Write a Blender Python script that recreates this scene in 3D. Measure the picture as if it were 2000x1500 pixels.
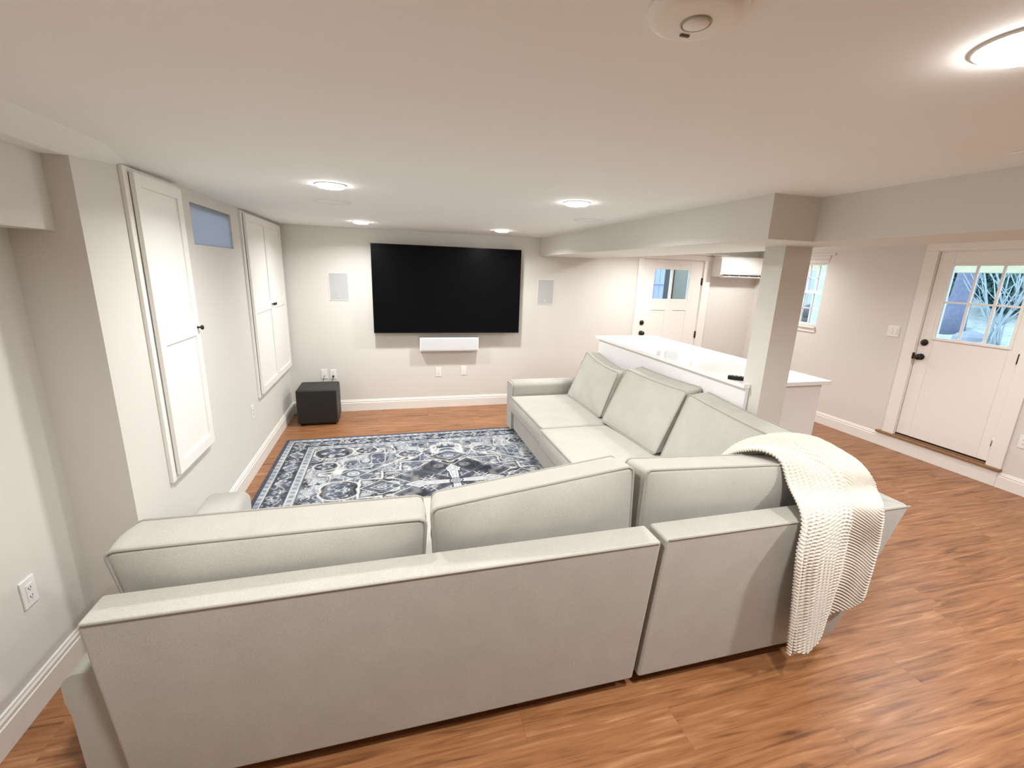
import bpy, bmesh, math, random
import numpy as np
from mathutils import Vector, Matrix

for o in list(bpy.data.objects): bpy.data.objects.remove(o)
scene = bpy.context.scene
COL = scene.collection

# ------------------------------------------------------------------ camera
cam_data = bpy.data.cameras.new('camera'); cam = bpy.data.objects.new('camera', cam_data); COL.objects.link(cam)
cam_data.sensor_fit = 'HORIZONTAL'; cam_data.sensor_width = 36.0; cam_data.lens = 15.68
cam_data.clip_start = 0.02; cam_data.clip_end = 200
cam.matrix_world = Matrix(((0.965105, 0.032631, -0.259822, 0.0),
                           (-0.259778, 0.244254, -0.934267, 0.0),
                           (0.032976, 0.969162, 0.244207, 1.77),
                           (0, 0, 0, 1)))
scene.camera = cam

# ------------------------------------------------------------------ world, exposure
world = bpy.data.worlds.new('overcast_sky'); scene.world = world; world.use_nodes = True
bg = world.node_tree.nodes['Background']
bg.inputs['Color'].default_value = (0.66, 0.85, 1.0, 1); bg.inputs['Strength'].default_value = 2.8
scene.view_settings.view_transform = 'Standard'; scene.view_settings.look = 'None'
scene.view_settings.gamma = 1.0; scene.view_settings.use_curve_mapping = False
scene.view_settings.exposure = 0.33
LAMP_POWER = 16.0
LAMP_COLOR = (0.985, 0.985, 1.0)

random.seed(7); rng = np.random.default_rng(7)

# ------------------------------------------------------------------ room numbers (metres)
H = 2.20; D = 5.71; XL = -1.173; XN = -1.415; XR = 5.333; YB = -2.6; ZS = 1.978; YC = 2.262

# ------------------------------------------------------------------ materials
MATS = {}
def mat(name, color, rough=0.5, metallic=0.0, bump=0.0, bscale=200.0, var=0.0, vscale=3.0, sheen=0.0, coat=0.0, spec=0.5):
    if name in MATS: return MATS[name]
    m = bpy.data.materials.new(name); m.use_nodes = True; MATS[name] = m
    nt = m.node_tree; N = nt.nodes; L = nt.links; b = N['Principled BSDF']
    b.inputs['Base Color'].default_value = (*color, 1); b.inputs['Roughness'].default_value = rough
    b.inputs['Metallic'].default_value = metallic
    b.inputs['Specular IOR Level'].default_value = spec
    if sheen: b.inputs['Sheen Weight'].default_value = sheen
    if coat: b.inputs['Coat Weight'].default_value = coat; b.inputs['Coat Roughness'].default_value = 0.05
    tc = N.new('ShaderNodeTexCoord')
    if var:
        n = N.new('ShaderNodeTexNoise'); n.inputs['Scale'].default_value = vscale; n.inputs['Detail'].default_value = 6
        L.new(tc.outputs['Object'], n.inputs['Vector'])
        mx = N.new('ShaderNodeMix'); mx.data_type = 'RGBA'
        mx.inputs['A'].default_value = (*[c * (1 - var) for c in color], 1)
        mx.inputs['B'].default_value = (*[min(1, c * (1 + var)) for c in color], 1)
        L.new(n.outputs['Fac'], mx.inputs['Factor']); L.new(mx.outputs['Result'], b.inputs['Base Color'])
    if bump:
        n2 = N.new('ShaderNodeTexNoise'); n2.inputs['Scale'].default_value = bscale; n2.inputs['Detail'].default_value = 4
        L.new(tc.outputs['Object'], n2.inputs['Vector'])
        bp = N.new('ShaderNodeBump'); bp.inputs['Strength'].default_value = bump; bp.inputs['Distance'].default_value = 0.002
        L.new(n2.outputs['Fac'], bp.inputs['Height']); L.new(bp.outputs['Normal'], b.inputs['Normal'])
    return m

WALL = mat('greige_wall_paint', (0.70, 0.675, 0.62), 0.75, bump=0.12, bscale=260, var=0.012, vscale=2)
CEIL = mat('ceiling_paint', (0.87, 0.865, 0.84), 0.85, bump=0.1, bscale=260, var=0.01, vscale=2)
TRIM = mat('white_trim_paint', (0.83, 0.80, 0.74), 0.38, bump=0.03, bscale=90)
DOORW = mat('white_door_paint', (0.83, 0.80, 0.74), 0.42, bump=0.03, bscale=90)
CABW = mat('white_cabinet_paint', (0.86, 0.84, 0.79), 0.4, bump=0.02, bscale=90)
PANELW = mat('white_panel_paint', (0.84, 0.83, 0.82), 0.45, bump=0.03, bscale=90)
QUARTZ = mat('white_quartz', (0.90, 0.89, 0.86), 0.08, var=0.02, vscale=14, coat=0.3)
BLACKM = mat('black_hardware', (0.012, 0.011, 0.010), 0.35, metallic=0.3)
BRONZE = mat('dark_bronze', (0.028, 0.020, 0.014), 0.4, metallic=0.5)
SCREEN = mat('tv_screen', (0.003, 0.003, 0.0035), 0.3, spec=0.08)
BEZEL = mat('tv_bezel', (0.006, 0.006, 0.007), 0.35)
PLASTW = mat('white_plastic', (0.84, 0.83, 0.80), 0.35)
GRILLE = mat('grille_cloth', (0.50, 0.50, 0.485), 0.7, bump=0.3, bscale=900)
GRILLEW = mat('white_grille', (0.66, 0.665, 0.67), 0.6, bump=0.3, bscale=900)
SLOT = mat('dark_slot', (0.02, 0.02, 0.02), 0.6)
SUBM = mat('black_speaker_vinyl', (0.011, 0.010, 0.008), 0.5, bump=0.15, bscale=400)
CABLE = mat('grey_cable', (0.12, 0.11, 0.10), 0.5)
METAL = mat('brushed_nickel', (0.55, 0.53, 0.5), 0.35, metallic=1.0)
OAKTH = mat('oak_threshold', (0.26, 0.14, 0.065), 0.45, var=0.25, vscale=25)
GREYLINE = mat('pale_green_ring', (0.35, 0.36, 0.27), 0.5)

def fabric(name, col, dark, wscale=900):
    m = mat(name, col, 0.92, sheen=0.25, spec=0.15)
    nt = m.node_tree; N = nt.nodes; L = nt.links; b = N['Principled BSDF']
    tc = N.new('ShaderNodeTexCoord')
    a = N.new('ShaderNodeTexNoise'); a.inputs['Scale'].default_value = 330; a.inputs['Detail'].default_value = 3
    c = N.new('ShaderNodeTexNoise'); c.inputs['Scale'].default_value = 7; c.inputs['Detail'].default_value = 4
    L.new(tc.outputs['Object'], a.inputs['Vector']); L.new(tc.outputs['Object'], c.inputs['Vector'])
    ad = N.new('ShaderNodeMath'); ad.operation = 'MULTIPLY_ADD'; ad.inputs[1].default_value = 0.35
    L.new(c.outputs['Fac'], ad.inputs[0]); L.new(a.outputs['Fac'], ad.inputs[2])
    r = N.new('ShaderNodeValToRGB'); r.color_ramp.elements[0].position = 0.42; r.color_ramp.elements[1].position = 0.92
    r.color_ramp.elements[0].color = (*dark, 1); r.color_ramp.elements[1].color = (*col, 1)
    L.new(ad.outputs[0], r.inputs['Fac']); L.new(r.outputs['Color'], b.inputs['Base Color'])
    bp = N.new('ShaderNodeBump'); bp.inputs['Strength'].default_value = 0.35; bp.inputs['Distance'].default_value = 0.0015
    L.new(a.outputs['Fac'], bp.inputs['Height']); L.new(bp.outputs['Normal'], b.inputs['Normal'])
    return m
SOFA = fabric('oatmeal_linen', (0.505, 0.49, 0.432), (0.382, 0.37, 0.322))
PIPING = mat('shaded_linen_piping', (0.37, 0.35, 0.305), 0.9, sheen=0.2)  # real piping, darkened and thickened to stand in for shadow lines along the seams
KNIT = mat('cream_knit', (0.70, 0.655, 0.565), 0.95, sheen=0.4, bump=0.25, bscale=500, spec=0.1)

def glass_mat(name, tint=(1, 1, 1)):
    m = bpy.data.materials.new(name); m.use_nodes = True; nt = m.node_tree; N = nt.nodes; L = nt.links
    for n in list(N): N.remove(n)
    out = N.new('ShaderNodeOutputMaterial'); t = N.new('ShaderNodeBsdfTransparent'); g = N.new('ShaderNodeBsdfGlossy')
    t.inputs['Color'].default_value = (*tint, 1); g.inputs['Roughness'].default_value = 0.02
    fr = N.new('ShaderNodeFresnel'); fr.inputs['IOR'].default_value = 1.35
    mx = N.new('ShaderNodeMixShader'); L.new(fr.outputs[0], mx.inputs[0]); L.new(t.outputs[0], mx.inputs[1]); L.new(g.outputs[0], mx.inputs[2])
    L.new(mx.outputs[0], out.inputs['Surface']); return m
GLASS = glass_mat('window_glass', (0.96, 0.98, 1.0))

def frosted():
    m = bpy.data.materials.new('frosted_glass'); m.use_nodes = True; nt = m.node_tree; N = nt.nodes; L = nt.links
    b = N['Principled BSDF']; out = N['Material Output']
    b.inputs['Base Color'].default_value = (0.52, 0.57, 0.66, 1); b.inputs['Roughness'].default_value = 0.35
    t = N.new('ShaderNodeBsdfTranslucent'); t.inputs['Color'].default_value = (0.72, 0.76, 0.86, 1)
    mx = N.new('ShaderNodeMixShader'); mx.inputs[0].default_value = 0.5
    L.new(b.outputs[0], mx.inputs[1]); L.new(t.outputs[0], mx.inputs[2]); L.new(mx.outputs[0], out.inputs['Surface']); return m
FROST = frosted()

def emit(name, color, strength):
    m = bpy.data.materials.new(name); m.use_nodes = True; b = m.node_tree.nodes['Principled BSDF']
    b.inputs['Base Color'].default_value = (0.9, 0.9, 0.9, 1); b.inputs['Emission Color'].default_value = (*color, 1)
    b.inputs['Emission Strength'].default_value = strength; return m
LENS = emit('lamp_lens', (1.0, 0.985, 0.96), 45.0)

def wood_floor():
    m = bpy.data.materials.new('vinyl_wood_plank'); m.use_nodes = True; nt = m.node_tree; N = nt.nodes; L = nt.links
    b = N['Principled BSDF']
    tc = N.new('ShaderNodeTexCoord'); oi = N.new('ShaderNodeObjectInfo')
    sc = N.new('ShaderNodeVectorMath'); sc.operation = 'SCALE'; sc.inputs['Scale'].default_value = 37.0
    cmb = N.new('ShaderNodeCombineXYZ'); L.new(oi.outputs['Random'], cmb.inputs[0]); L.new(oi.outputs['Random'], cmb.inputs[1]); L.new(oi.outputs['Random'], cmb.inputs[2])
    L.new(cmb.outputs[0], sc.inputs[0])
    ad = N.new('ShaderNodeVectorMath'); ad.operation = 'ADD'; L.new(tc.outputs['Object'], ad.inputs[0]); L.new(sc.outputs[0], ad.inputs[1])
    def stretched(sx, sy, scale, detail, dist):
        mp = N.new('ShaderNodeMapping'); mp.inputs['Scale'].default_value = (sx, sy, 1); L.new(ad.outputs[0], mp.inputs['Vector'])
        n = N.new('ShaderNodeTexNoise'); n.inputs['Scale'].default_value = scale; n.inputs['Detail'].default_value = detail; n.inputs['Distortion'].default_value = dist
        L.new(mp.outputs[0], n.inputs['Vector']); return n
    n1 = stretched(1.2, 16.0, 1.9, 8, 1.0); n2 = stretched(2.4, 70.0, 2.0, 4, 0.3); n3 = stretched(1.6, 6.0, 1.4, 3, 1.5)
    r = N.new('ShaderNodeValToRGB'); cr = r.color_ramp
    cr.elements[0].position = 0.33; cr.elements[0].color = (0.105, 0.039, 0.014, 1)
    cr.elements[1].position = 0.66; cr.elements[1].color = (0.45, 0.232, 0.110, 1)
    e = cr.elements.new(0.46); e.color = (0.265, 0.112, 0.042, 1)
    e = cr.elements.new(0.56); e.color = (0.33, 0.15, 0.062, 1)
    mixf = N.new('ShaderNodeMath'); mixf.operation = 'MULTIPLY_ADD'; mixf.inputs[1].default_value = 0.62; L.new(n1.outputs['Fac'], mixf.inputs[0])
    h = N.new('ShaderNodeMath'); h.operation = 'MULTIPLY'; h.inputs[1].default_value = 0.20; L.new(n2.outputs['Fac'], h.inputs[0])
    h2 = N.new('ShaderNodeMath'); h2.operation = 'MULTIPLY_ADD'; h2.inputs[1].default_value = 0.18; L.new(n3.outputs['Fac'], h2.inputs[0]); L.new(h.outputs[0], h2.inputs[2])
    L.new(h2.outputs[0], mixf.inputs[2])
    tone = N.new('ShaderNodeMath'); tone.operation = 'MULTIPLY_ADD'; tone.inputs[1].default_value = 0.04; tone.inputs[2].default_value = -0.02
    L.new(oi.outputs['Random'], tone.inputs[0]); s = N.new('ShaderNodeMath'); L.new(mixf.outputs[0], s.inputs[0]); L.new(tone.outputs[0], s.inputs[1])
    L.new(s.outputs[0], r.inputs['Fac']); L.new(r.outputs['Color'], b.inputs['Base Color'])
    b.inputs['Roughness'].default_value = 0.36; b.inputs['Specular IOR Level'].default_value = 0.45
    bp = N.new('ShaderNodeBump'); bp.inputs['Strength'].default_value = 0.12; bp.inputs['Distance'].default_value = 0.001
    L.new(n2.outputs['Fac'], bp.inputs['Height']); L.new(bp.outputs['Normal'], b.inputs['Normal'])
    return m
WOOD = wood_floor()

# ------------------------------------------------------------------ mesh helpers
def origin_of(o):
    v = Vector((0, 0, 0))
    while o is not None: v += o.location; o = o.parent
    return v

class MB:
    """collects shapes in world coordinates; build() links them as ONE mesh object"""
    def __init__(s): s.v = []; s.f = []; s.smooth = []
    def add(s, vs, fs, smooth=False):
        k = len(s.v); s.v += [tuple(map(float, q)) for q in vs]; s.f += [tuple(i + k for i in f) for f in fs]; s.smooth += [smooth] * len(fs); return s
    def box(s, x0, x1, y0, y1, z0, z1):
        return s.hexa([(x0, y0, z0), (x1, y0, z0), (x1, y1, z0), (x0, y1, z0), (x0, y0, z1), (x1, y0, z1), (x1, y1, z1), (x0, y1, z1)])
    def hexa(s, c):
        return s.add(c, [(0, 3, 2, 1), (4, 5, 6, 7), (0, 1, 5, 4), (1, 2, 6, 5), (2, 3, 7, 6), (3, 0, 4, 7)])
    def prism(s, poly, axis, a0, a1, smooth=False):
        """poly = 2D outline in the two other axes (in x,y,z order), extruded along axis"""
        def P(u, w, a):
            return (a, u, w) if axis == 0 else ((u, a, w) if axis == 1 else (u, w, a))
        n = len(poly); vs = [P(u, w, a0) for u, w in poly] + [P(u, w, a1) for u, w in poly]
        fs = [(i, (i + 1) % n, n + (i + 1) % n, n + i) for i in range(n)]
        k = len(s.v); s.v += vs; s.f += [tuple(i + k for i in f) for f in fs]; s.smooth += [smooth] * n
        s.f += [tuple(k + i for i in reversed(range(n))), tuple(k + n + i for i in range(n))]; s.smooth += [False, False]
        return s
    def tube(s, path, r, n=8, closed=False, caps=True):
        P = [Vector(q) for q in path]; m = len(P); rings = []; up = Vector((0, 0, 1)); prev = None
        for i in range(m):
            a = P[(i - 1) % m] if (closed or i > 0) else P[i]; b = P[(i + 1) % m] if (closed or i < m - 1) else P[i]
            t = (b - a).normalized()
            if prev is None:
                ref = up if abs(t.z) < 0.9 else Vector((1, 0, 0)); e1 = t.cross(ref).normalized()
            else:
                e1 = (prev - t * prev.dot(t)).normalized()
            prev = e1; e2 = t.cross(e1); rr = r[i] if hasattr(r, '__len__') else r
            rings.append([P[i] + (e1 * math.cos(2 * math.pi * j / n) + e2 * math.sin(2 * math.pi * j / n)) * rr for j in range(n)])
        vs = [q for ring in rings for q in ring]; fs = []
        for i in range(m if closed else m - 1):
            for j in range(n):
                a = i * n + j; b2 = i * n + (j + 1) % n; c = ((i + 1) % m) * n + (j + 1) % n; d = ((i + 1) % m) * n + j
                fs.append((a, b2, c, d))
        if caps and not closed: fs += [tuple(reversed(range(n))), tuple((m - 1) * n + j for j in range(n))]
        return s.add(vs, fs, True)
    def lathe(s, prof, center, axis=2, n=32, sign=1):
        """prof = [(radius, height)] revolved round axis through center"""
        c = Vector(center); vs = []; fs = []; m = len(prof)
        for r, h in prof:
            for j in range(n):
                a = 2 * math.pi * j / n; u, w = r * math.cos(a), r * math.sin(a); h2 = h * sign
                vs.append(c + Vector((u, w, h2) if axis == 2 else ((h2, u, w) if axis == 0 else (u, h2, w))))
        for i in range(m - 1):
            for j in range(n): fs.append((i * n + j, i * n + (j + 1) % n, (i + 1) * n + (j + 1) % n, (i + 1) * n + j))
        fs += [tuple(range(n)), tuple((m - 1) * n + j for j in range(n))]
        return s.add(vs, fs, True)
    def build(s, name, material, parent=None, bevel=0.0, seg=2, smooth=None, solidify=0.0):
        o0 = origin_of(parent) if parent is not None else Vector((0, 0, 0))
        me = bpy.data.meshes.new(name)
        me.from_pydata([(x - o0.x, y - o0.y, z - o0.z) for x, y, z in s.v], [], s.f); me.update()
        bm = bmesh.new(); bm.from_mesh(me); bmesh.ops.recalc_face_normals(bm, faces=bm.faces); bm.to_mesh(me); bm.free()
        if smooth is True: me.polygons.foreach_set('use_smooth', [True] * len(me.polygons))
        elif smooth is None: me.polygons.foreach_set('use_smooth', s.smooth)
        me.materials.append(material)
        o = bpy.data.objects.new(name, me); COL.objects.link(o)
        if parent is not None: o.parent = parent
        if bevel:
            me.polygons.foreach_set('use_smooth', [True] * len(me.polygons))
            b = o.modifiers.new('bevel', 'BEVEL'); b.width = bevel; b.segments = seg; b.limit_method = 'ANGLE'; b.angle_limit = math.radians(40); b.harden_normals = True
        if solidify:
            b = o.modifiers.new('thickness', 'SOLIDIFY'); b.thickness = solidify; b.offset = 0
        return o

def tag(o, label, cat, group=None):
    o['label'] = label; o['category'] = cat
    if group: o['group'] = group
    return o
def thing(name, label, cat, loc, group=None):
    o = bpy.data.objects.new(name, None); o.empty_display_size = 0.05; COL.objects.link(o); o.location = loc
    return tag(o, label, cat, group)
def struct(o, label, cat='structure'):
    o['kind'] = 'structure'; o['label'] = label; o['category'] = cat; return o
def struct_root(name, label, cat, loc):
    o = bpy.data.objects.new(name, None); o.empty_display_size = 0.05; COL.objects.link(o); o.location = loc
    return struct(o, label, cat)
def bx(*a): return MB().box(*a)
def copy_tree(o, parent=None):
    c = o.copy(); COL.objects.link(c)
    if parent is not None: c.parent = parent
    for ch in o.children: copy_tree(ch, c)
    return c

# ================================================================== STRUCTURE
# floor: slab with single planks on it
floor = struct(bx(-1.7, 5.6, YB - .15, 5.86, -.06, -.008).build('floor', WOOD), 'orange brown wood plank floor', 'floor')
PW, PL = 0.178, 1.22
def plank_mesh(length):
    mb = MB(); mb.box(0, length - .0002, 0, PW - .0002, -.008, 0)
    me = bpy.data.meshes.new('plank'); me.from_pydata(mb.v, [], mb.f); me.update()
    bm = bmesh.new(); bm.from_mesh(me)
    ed = [e for e in bm.edges if all(abs(v.co.z) < 1e-6 for v in e.verts)]
    bmesh.ops.bevel(bm, geom=ed, offset=.00035, segments=1, affect='EDGES'); bm.to_mesh(me); bm.free(); me.materials.append(WOOD); return me
plank_full = plank_mesh(PL); cache = {}
row = 0; y = 5.71 - PW
while y > 0.55:
    x = -1.415 - ((row * 0.43 + 0.17 * (row % 3)) % PL)
    while x < XR:
        x0 = max(x, -1.413); x1 = min(x + PL, XR - .002)
        if x1 - x0 > 0.03:
            full = abs((x1 - x0) - PL) < 1e-4
            me = plank_full if full else plank_mesh(x1 - x0)
            o = bpy.data.objects.new('plank', me); COL.objects.link(o); o.parent = floor; o.location = (x0, y, 0)
        x += PL
    y -= PW; row += 1
y_front = y + PW
bx(-1.7, 5.6, YB, y_front - .001, -.008, 0).build('plank_field', WOOD, floor)['kind'] = 'stuff'

ceiling = struct(bx(-1.7, 5.6, YB - .15, 5.86, H, H + .1).build('ceiling', CEIL), 'smooth flat off-white ceiling', 'ceiling')

# back wall (door opening X 3.41..4.41, Z 0..2.02)
wb = MB(); wb.box(-1.7, 3.41, D, D + .15, 0, H); wb.box(4.41, 5.6, D, D + .15, 0, H); wb.box(3.41, 4.41, D, D + .15, 2.02, H)
struct(wb.build('wall_back', WALL), 'greige back wall carrying the television', 'wall')
# left wall with the small high window opening
WY0, WY1, WZ0, WZ1 = 3.365, 4.133, 1.871, 2.125
wl = MB(); wl.box(-1.7, XL, YC, WY0, 0, H); wl.box(-1.7, XL, WY1, D, 0, H); wl.box(-1.7, XL, WY0, WY1, 0, WZ0); wl.box(-1.7, XL, WY0, WY1, WZ1, H)
struct(wl.build('wall_left', WALL), 'greige left wall with the two wall cabinets', 'wall')
struct(bx(-1.7, XN, YB, YC, 0, H).build('wall_left_near', WALL), 'recessed greige wall at the left edge beside the sofa', 'wall')
# right wall (window and door openings)
RW = dict(y0=4.572, y1=5.13, z0=1.205, z1=2.0)
wr = MB(); wr.box(XR, XR + .15, YB, 2.55, 0, H); wr.box(XR, XR + .15, 3.38, RW['y0'], 0, H); wr.box(XR, XR + .15, RW['y1'], D + .15, 0, H)
wr.box(XR, XR + .15, 2.55, 3.38, 0, .15); wr.box(XR, XR + .15, 2.55, 3.38, 2.11, H)
wr.box(XR, XR + .15, RW['y0'], RW['y1'], 0, RW['z0']); wr.box(XR, XR + .15, RW['y0'], RW['y1'], RW['z1'], H)
struct(wr.build('wall_right', WALL), 'greige right wall with the glazed door', 'wall')
struct(bx(-1.7, 5.6, YB - .15, YB, 0, H).build('wall_front', WALL), 'greige wall behind the viewer', 'wall')

# soffits
so = MB(); so.prism([(1.905, D), (1.905, 2.0), (2.208, 2.0), (2.208, YB), (2.69, YB), (2.69, D)], 2, ZS, H)
struct(so.build('soffit_main', WALL), 'greige boxed ceiling soffit running beside the peninsula', 'soffit')
struct(bx(XN, -1.262, YB, YC, 1.868, H).build('soffit_left', WALL), 'small greige ceiling soffit on the near left wall', 'soffit')
tp = MB()
A0 = [(-1.045, YB, H), (-1.18, YB, 2.147), (-1.27, YB, 2.147), (-1.27, YB, H)]
B0 = [(-1.045, YC, H), (-1.18, YC, 2.147), (-1.27, YC, 2.147), (-1.27, YC, H)]
tp.add(A0 + B0, [(0, 1, 5, 4), (1, 2, 6, 5), (2, 3, 7, 6), (3, 0, 4, 7), (3, 2, 1, 0)])
tp.add([(-1.045, YC, H), (-1.18, YC, 2.147), (-1.18, YC, H), (-1.18, 2.74, 2.192), (-1.06, 2.95, H), (-1.18, 2.95, H)],
       [(0, 1, 3, 4), (3, 5, 4), (0, 2, 1), (1, 2, 5, 3), (0, 4, 5, 2)])
struct(tp.build('trim_1', CEIL), 'sloping ceiling edge where the left wall steps back', 'trim')

# column
struct(bx(2.345, 2.552, 2.31, 2.47, 0, ZS).build('column', WALL), 'square greige column standing at the end of the peninsula', 'column')

# baseboards (profile: board with a bead on top)
def bprof(h=.142, t=.016):
    return [(0, 0), (t, 0), (t, h - .04), (t - .004, h - .036), (t - .003, h - .02), (t - .008, h - .012), (t - .009, h - .003), (t - .012, h), (0, h)]
def base_y(mb, xw, sgn, y0, y1): mb.prism([(xw + sgn * d, z) for d, z in bprof()], 1, y0, y1)
def base_x(mb, yw, sgn, x0, x1): mb.prism([(yw + sgn * d, z) for d, z in bprof()], 0, x0, x1)
m = MB(); base_x(m, D, -1, XL, 3.335); base_x(m, D, -1, 4.535, XR); struct(m.build('baseboard_back', TRIM), 'white baseboard along the back wall', 'baseboard')
m = MB(); base_y(m, XL, 1, YC, D); struct(m.build('baseboard_left', TRIM), 'white baseboard below the wall cabinets', 'baseboard')
m = MB(); base_y(m, XN, 1, YB, YC); base_x(m, YC, -1, XN, XL); struct(m.build('baseboard_left_near', TRIM), 'white baseboard at the lower left beside the sofa arm', 'baseboard')
m = MB(); base_y(m, XR, -1, YB, 2.456); base_y(m, XR, -1, 3.533, D); struct(m.build('baseboard_right', TRIM), 'white baseboard along the right wall', 'baseboard')

# ------------------------------------------------------------------ door_1 (back wall, two lites)
d1 = struct_root('door_1', 'white half-glazed door in the back wall behind the peninsula', 'door', (3.91, D, 0))
bx(3.338, 3.424, D - .02, D, 0, 2.01).build('casing', TRIM, d1, bevel=.003)
bx(4.405, 4.53, D - .02, D, 0, 2.01).build('casing', TRIM, d1, bevel=.003)
bx(3.338, 4.53, D - .022, D, 2.01, 2.085).build('head_casing', TRIM, d1, bevel=.003)
bx(3.32, 4.555, D - .045, D, 2.085, 2.105).build('head_cap', TRIM, d1, bevel=.004)
for a, b in ((3.41, 3.428), (4.396, 4.41)): bx(a, b, D - .005, D + .15, 0, 2.02).build('jamb', TRIM, d1)
bx(3.428, 4.396, D - .005, D + .15, 2.004, 2.02).build('jamb_head', TRIM, d1)
Y0, Y1 = D + .002, D + .046
lf = MB()
lf.box(3.430, 3.613, Y0, Y1, .01, 2.002); lf.box(4.19, 4.394, Y0, Y1, .01, 2.002)
lf.box(3.613, 4.19, Y0, Y1, 1.872, 2.002); lf.box(3.613, 4.19, Y0, Y1, 1.302, 1.462); lf.box(3.613, 4.19, Y0, Y1, .01, .22)
lf.box(3.846, 3.962, Y0, Y1, .22, 1.302)
leaf = lf.build('door_leaf', DOORW, d1, bevel=.002, seg=1)
for a, b in ((3.613, 3.846), (3.962, 4.19)): bx(a, b, Y0 + .009, Y1 - .009, .22, 1.302).build('panel', DOORW, leaf)
bx(3.893, 3.915, Y0 - .002, Y1 + .002, 1.462, 1.872).build('muntin', DOORW, leaf)
for a, b in ((3.613, 3.893), (3.915, 4.19)): bx(a, b, Y0 + .018, Y0 + .024, 1.462, 1.872).build('pane', GLASS, leaf)
def knob_y(parent, x, y, z, r=.031, lever=False):
    mb = MB(); mb.lathe([(r * 1.05, 0), (r * 1.05, .008), (r * .45, .014), (r * .42, .03), (r * .8, .036), (r, .048), (r * .9, .060), (r * .3, .066)], (x, y, z), 1, 24, -1)
    return mb.build('knob', BRONZE, parent)
def deadbolt_y(parent, x, y, z):
    mb = MB(); mb.lathe([(.033, 0), (.033, .012), (.025, .018), (.006, .020)], (x, y, z), 1, 24, -1); mb.box(x - .018, x + .018, y - .032, y - .016, z - .005, z + .005)
    return mb.build('deadbolt', BRONZE, parent)
deadbolt_y(leaf, 3.484, Y0, 1.123); knob_y(leaf, 3.487, Y0, .975)
for z in (1.72, .95, .22):
    mb = MB(); mb.tube([(4.398, D - .008, z - .05), (4.398, D - .008, z + .05)], .008); mb.box(4.385, 4.411, D - .004, D, z - .05, z + .05); mb.build('hinge', BRONZE, d1)

# ------------------------------------------------------------------ door_2 (right wall, six lites, one step up)
d2 = struct_root('door_2', 'white exterior door with six panes on the right wall', 'door', (XR, 2.965, .15))
bx(XR - .02, XR, 3.372, 3.49, .172, 2.11).build('casing', TRIM, d2, bevel=.003)
bx(XR - .02, XR, 2.445, 2.556, .172, 2.11).build('casing', TRIM, d2, bevel=.003)
bx(XR - .022, XR, 2.445, 3.49, 2.11, 2.197).build('head_casing', TRIM, d2, bevel=.003)
bx(XR - .005, XR + .15, 3.366, 3.38, .172, 2.112).build('jamb', TRIM, d2); bx(XR - .005, XR + .15, 2.55, 2.564, .172, 2.112).build('jamb', TRIM, d2)
bx(XR - .005, XR + .15, 2.564, 3.366, 2.1, 2.112).build('jamb_head', TRIM, d2)
X0, X1 = XR + .004, XR + .048
lf = MB()
lf.box(X0, X1, 3.236, 3.362, .2, 2.096); lf.box(X0, X1, 2.568, 2.648, .2, 2.096)
lf.box(X0, X1, 2.648, 3.236, 1.968, 2.096); lf.box(X0, X1, 2.648, 3.236, .2, 1.262)
leaf2 = lf.build('door_leaf', DOORW, d2, bevel=.002, seg=1)
gf = MB(); gf.box(X0 - .01, X0 + .004, 3.232, 3.256, 1.24, 1.99); gf.box(X0 - .01, X0 + .004, 2.628, 2.652, 1.24, 1.99)
gf.box(X0 - .01, X0 + .004, 2.652, 3.232, 1.968, 1.99); gf.box(X0 - .012, X0 + .004, 2.652, 3.232, 1.24, 1.263)
gf.build('glazing_frame', DOORW, leaf2, bevel=.002)
yy = [2.648 + (3.236 - 2.648) * k / 3 for k in range(4)]; zz = [1.262, 1.615, 1.968]
for k in (1, 2): bx(X0 + .004, X0 + .03, yy[k] - .008, yy[k] + .008, 1.262, 1.968).build('muntin', DOORW, leaf2)
bx(X0 + .003, X0 + .029, 2.648, 3.236, zz[1] - .008, zz[1] + .008).build('muntin', DOORW, leaf2)
for i in range(3):
    for j in range(2): bx(X0 + .014, X0 + .019, yy[i], yy[i + 1], zz[j], zz[j + 1]).build('pane', GLASS, leaf2)
mb = MB(); mb.lathe([(.033, 0), (.033, .012), (.025, .018), (.006, .020)], (X0, 3.308, 1.2), 0, 24, -1); mb.box(X0 - .032, X0 - .016, 3.290, 3.326, 1.195, 1.205); mb.build('deadbolt', BRONZE, leaf2)
mb = MB(); mb.lathe([(.032, 0), (.032, .008), (.014, .014), (.013, .03), (.026, .036), (.031, .048), (.027, .060), (.01, .066)], (X0, 3.308, 1.05), 0, 24, -1); mb.build('knob', BRONZE, leaf2)
bx(XR - .026, XR - .004, 3.362, 3.378, 1.02, 1.085).build('strike_plate', BRONZE, d2, bevel=.003)
for z in (1.94, 1.169, .397):
    mb = MB(); mb.tube([(XR - .006, 2.564, z - .045), (XR - .006, 2.564, z + .045)], .007); mb.build('hinge', METAL if z < 1 else BRONZE, d2)
bx(XR - .045, XR + .02, 2.44, 3.545, .148, .172).build('threshold', OAKTH, d2, bevel=.008, seg=3)
bx(XR - .01, XR + .12, 2.564, 3.366, .172, .186).build('sill_strip', OAKTH, d2, bevel=.003)
bx(XR + .002, XR + .05, 2.566, 3.364, .186, .2).build('door_sweep', BLACKM, d2)
bx(XR - .022, XR, 2.456, 3.533, 0, .148).build('step_riser', TRIM, d2, bevel=.002)

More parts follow.
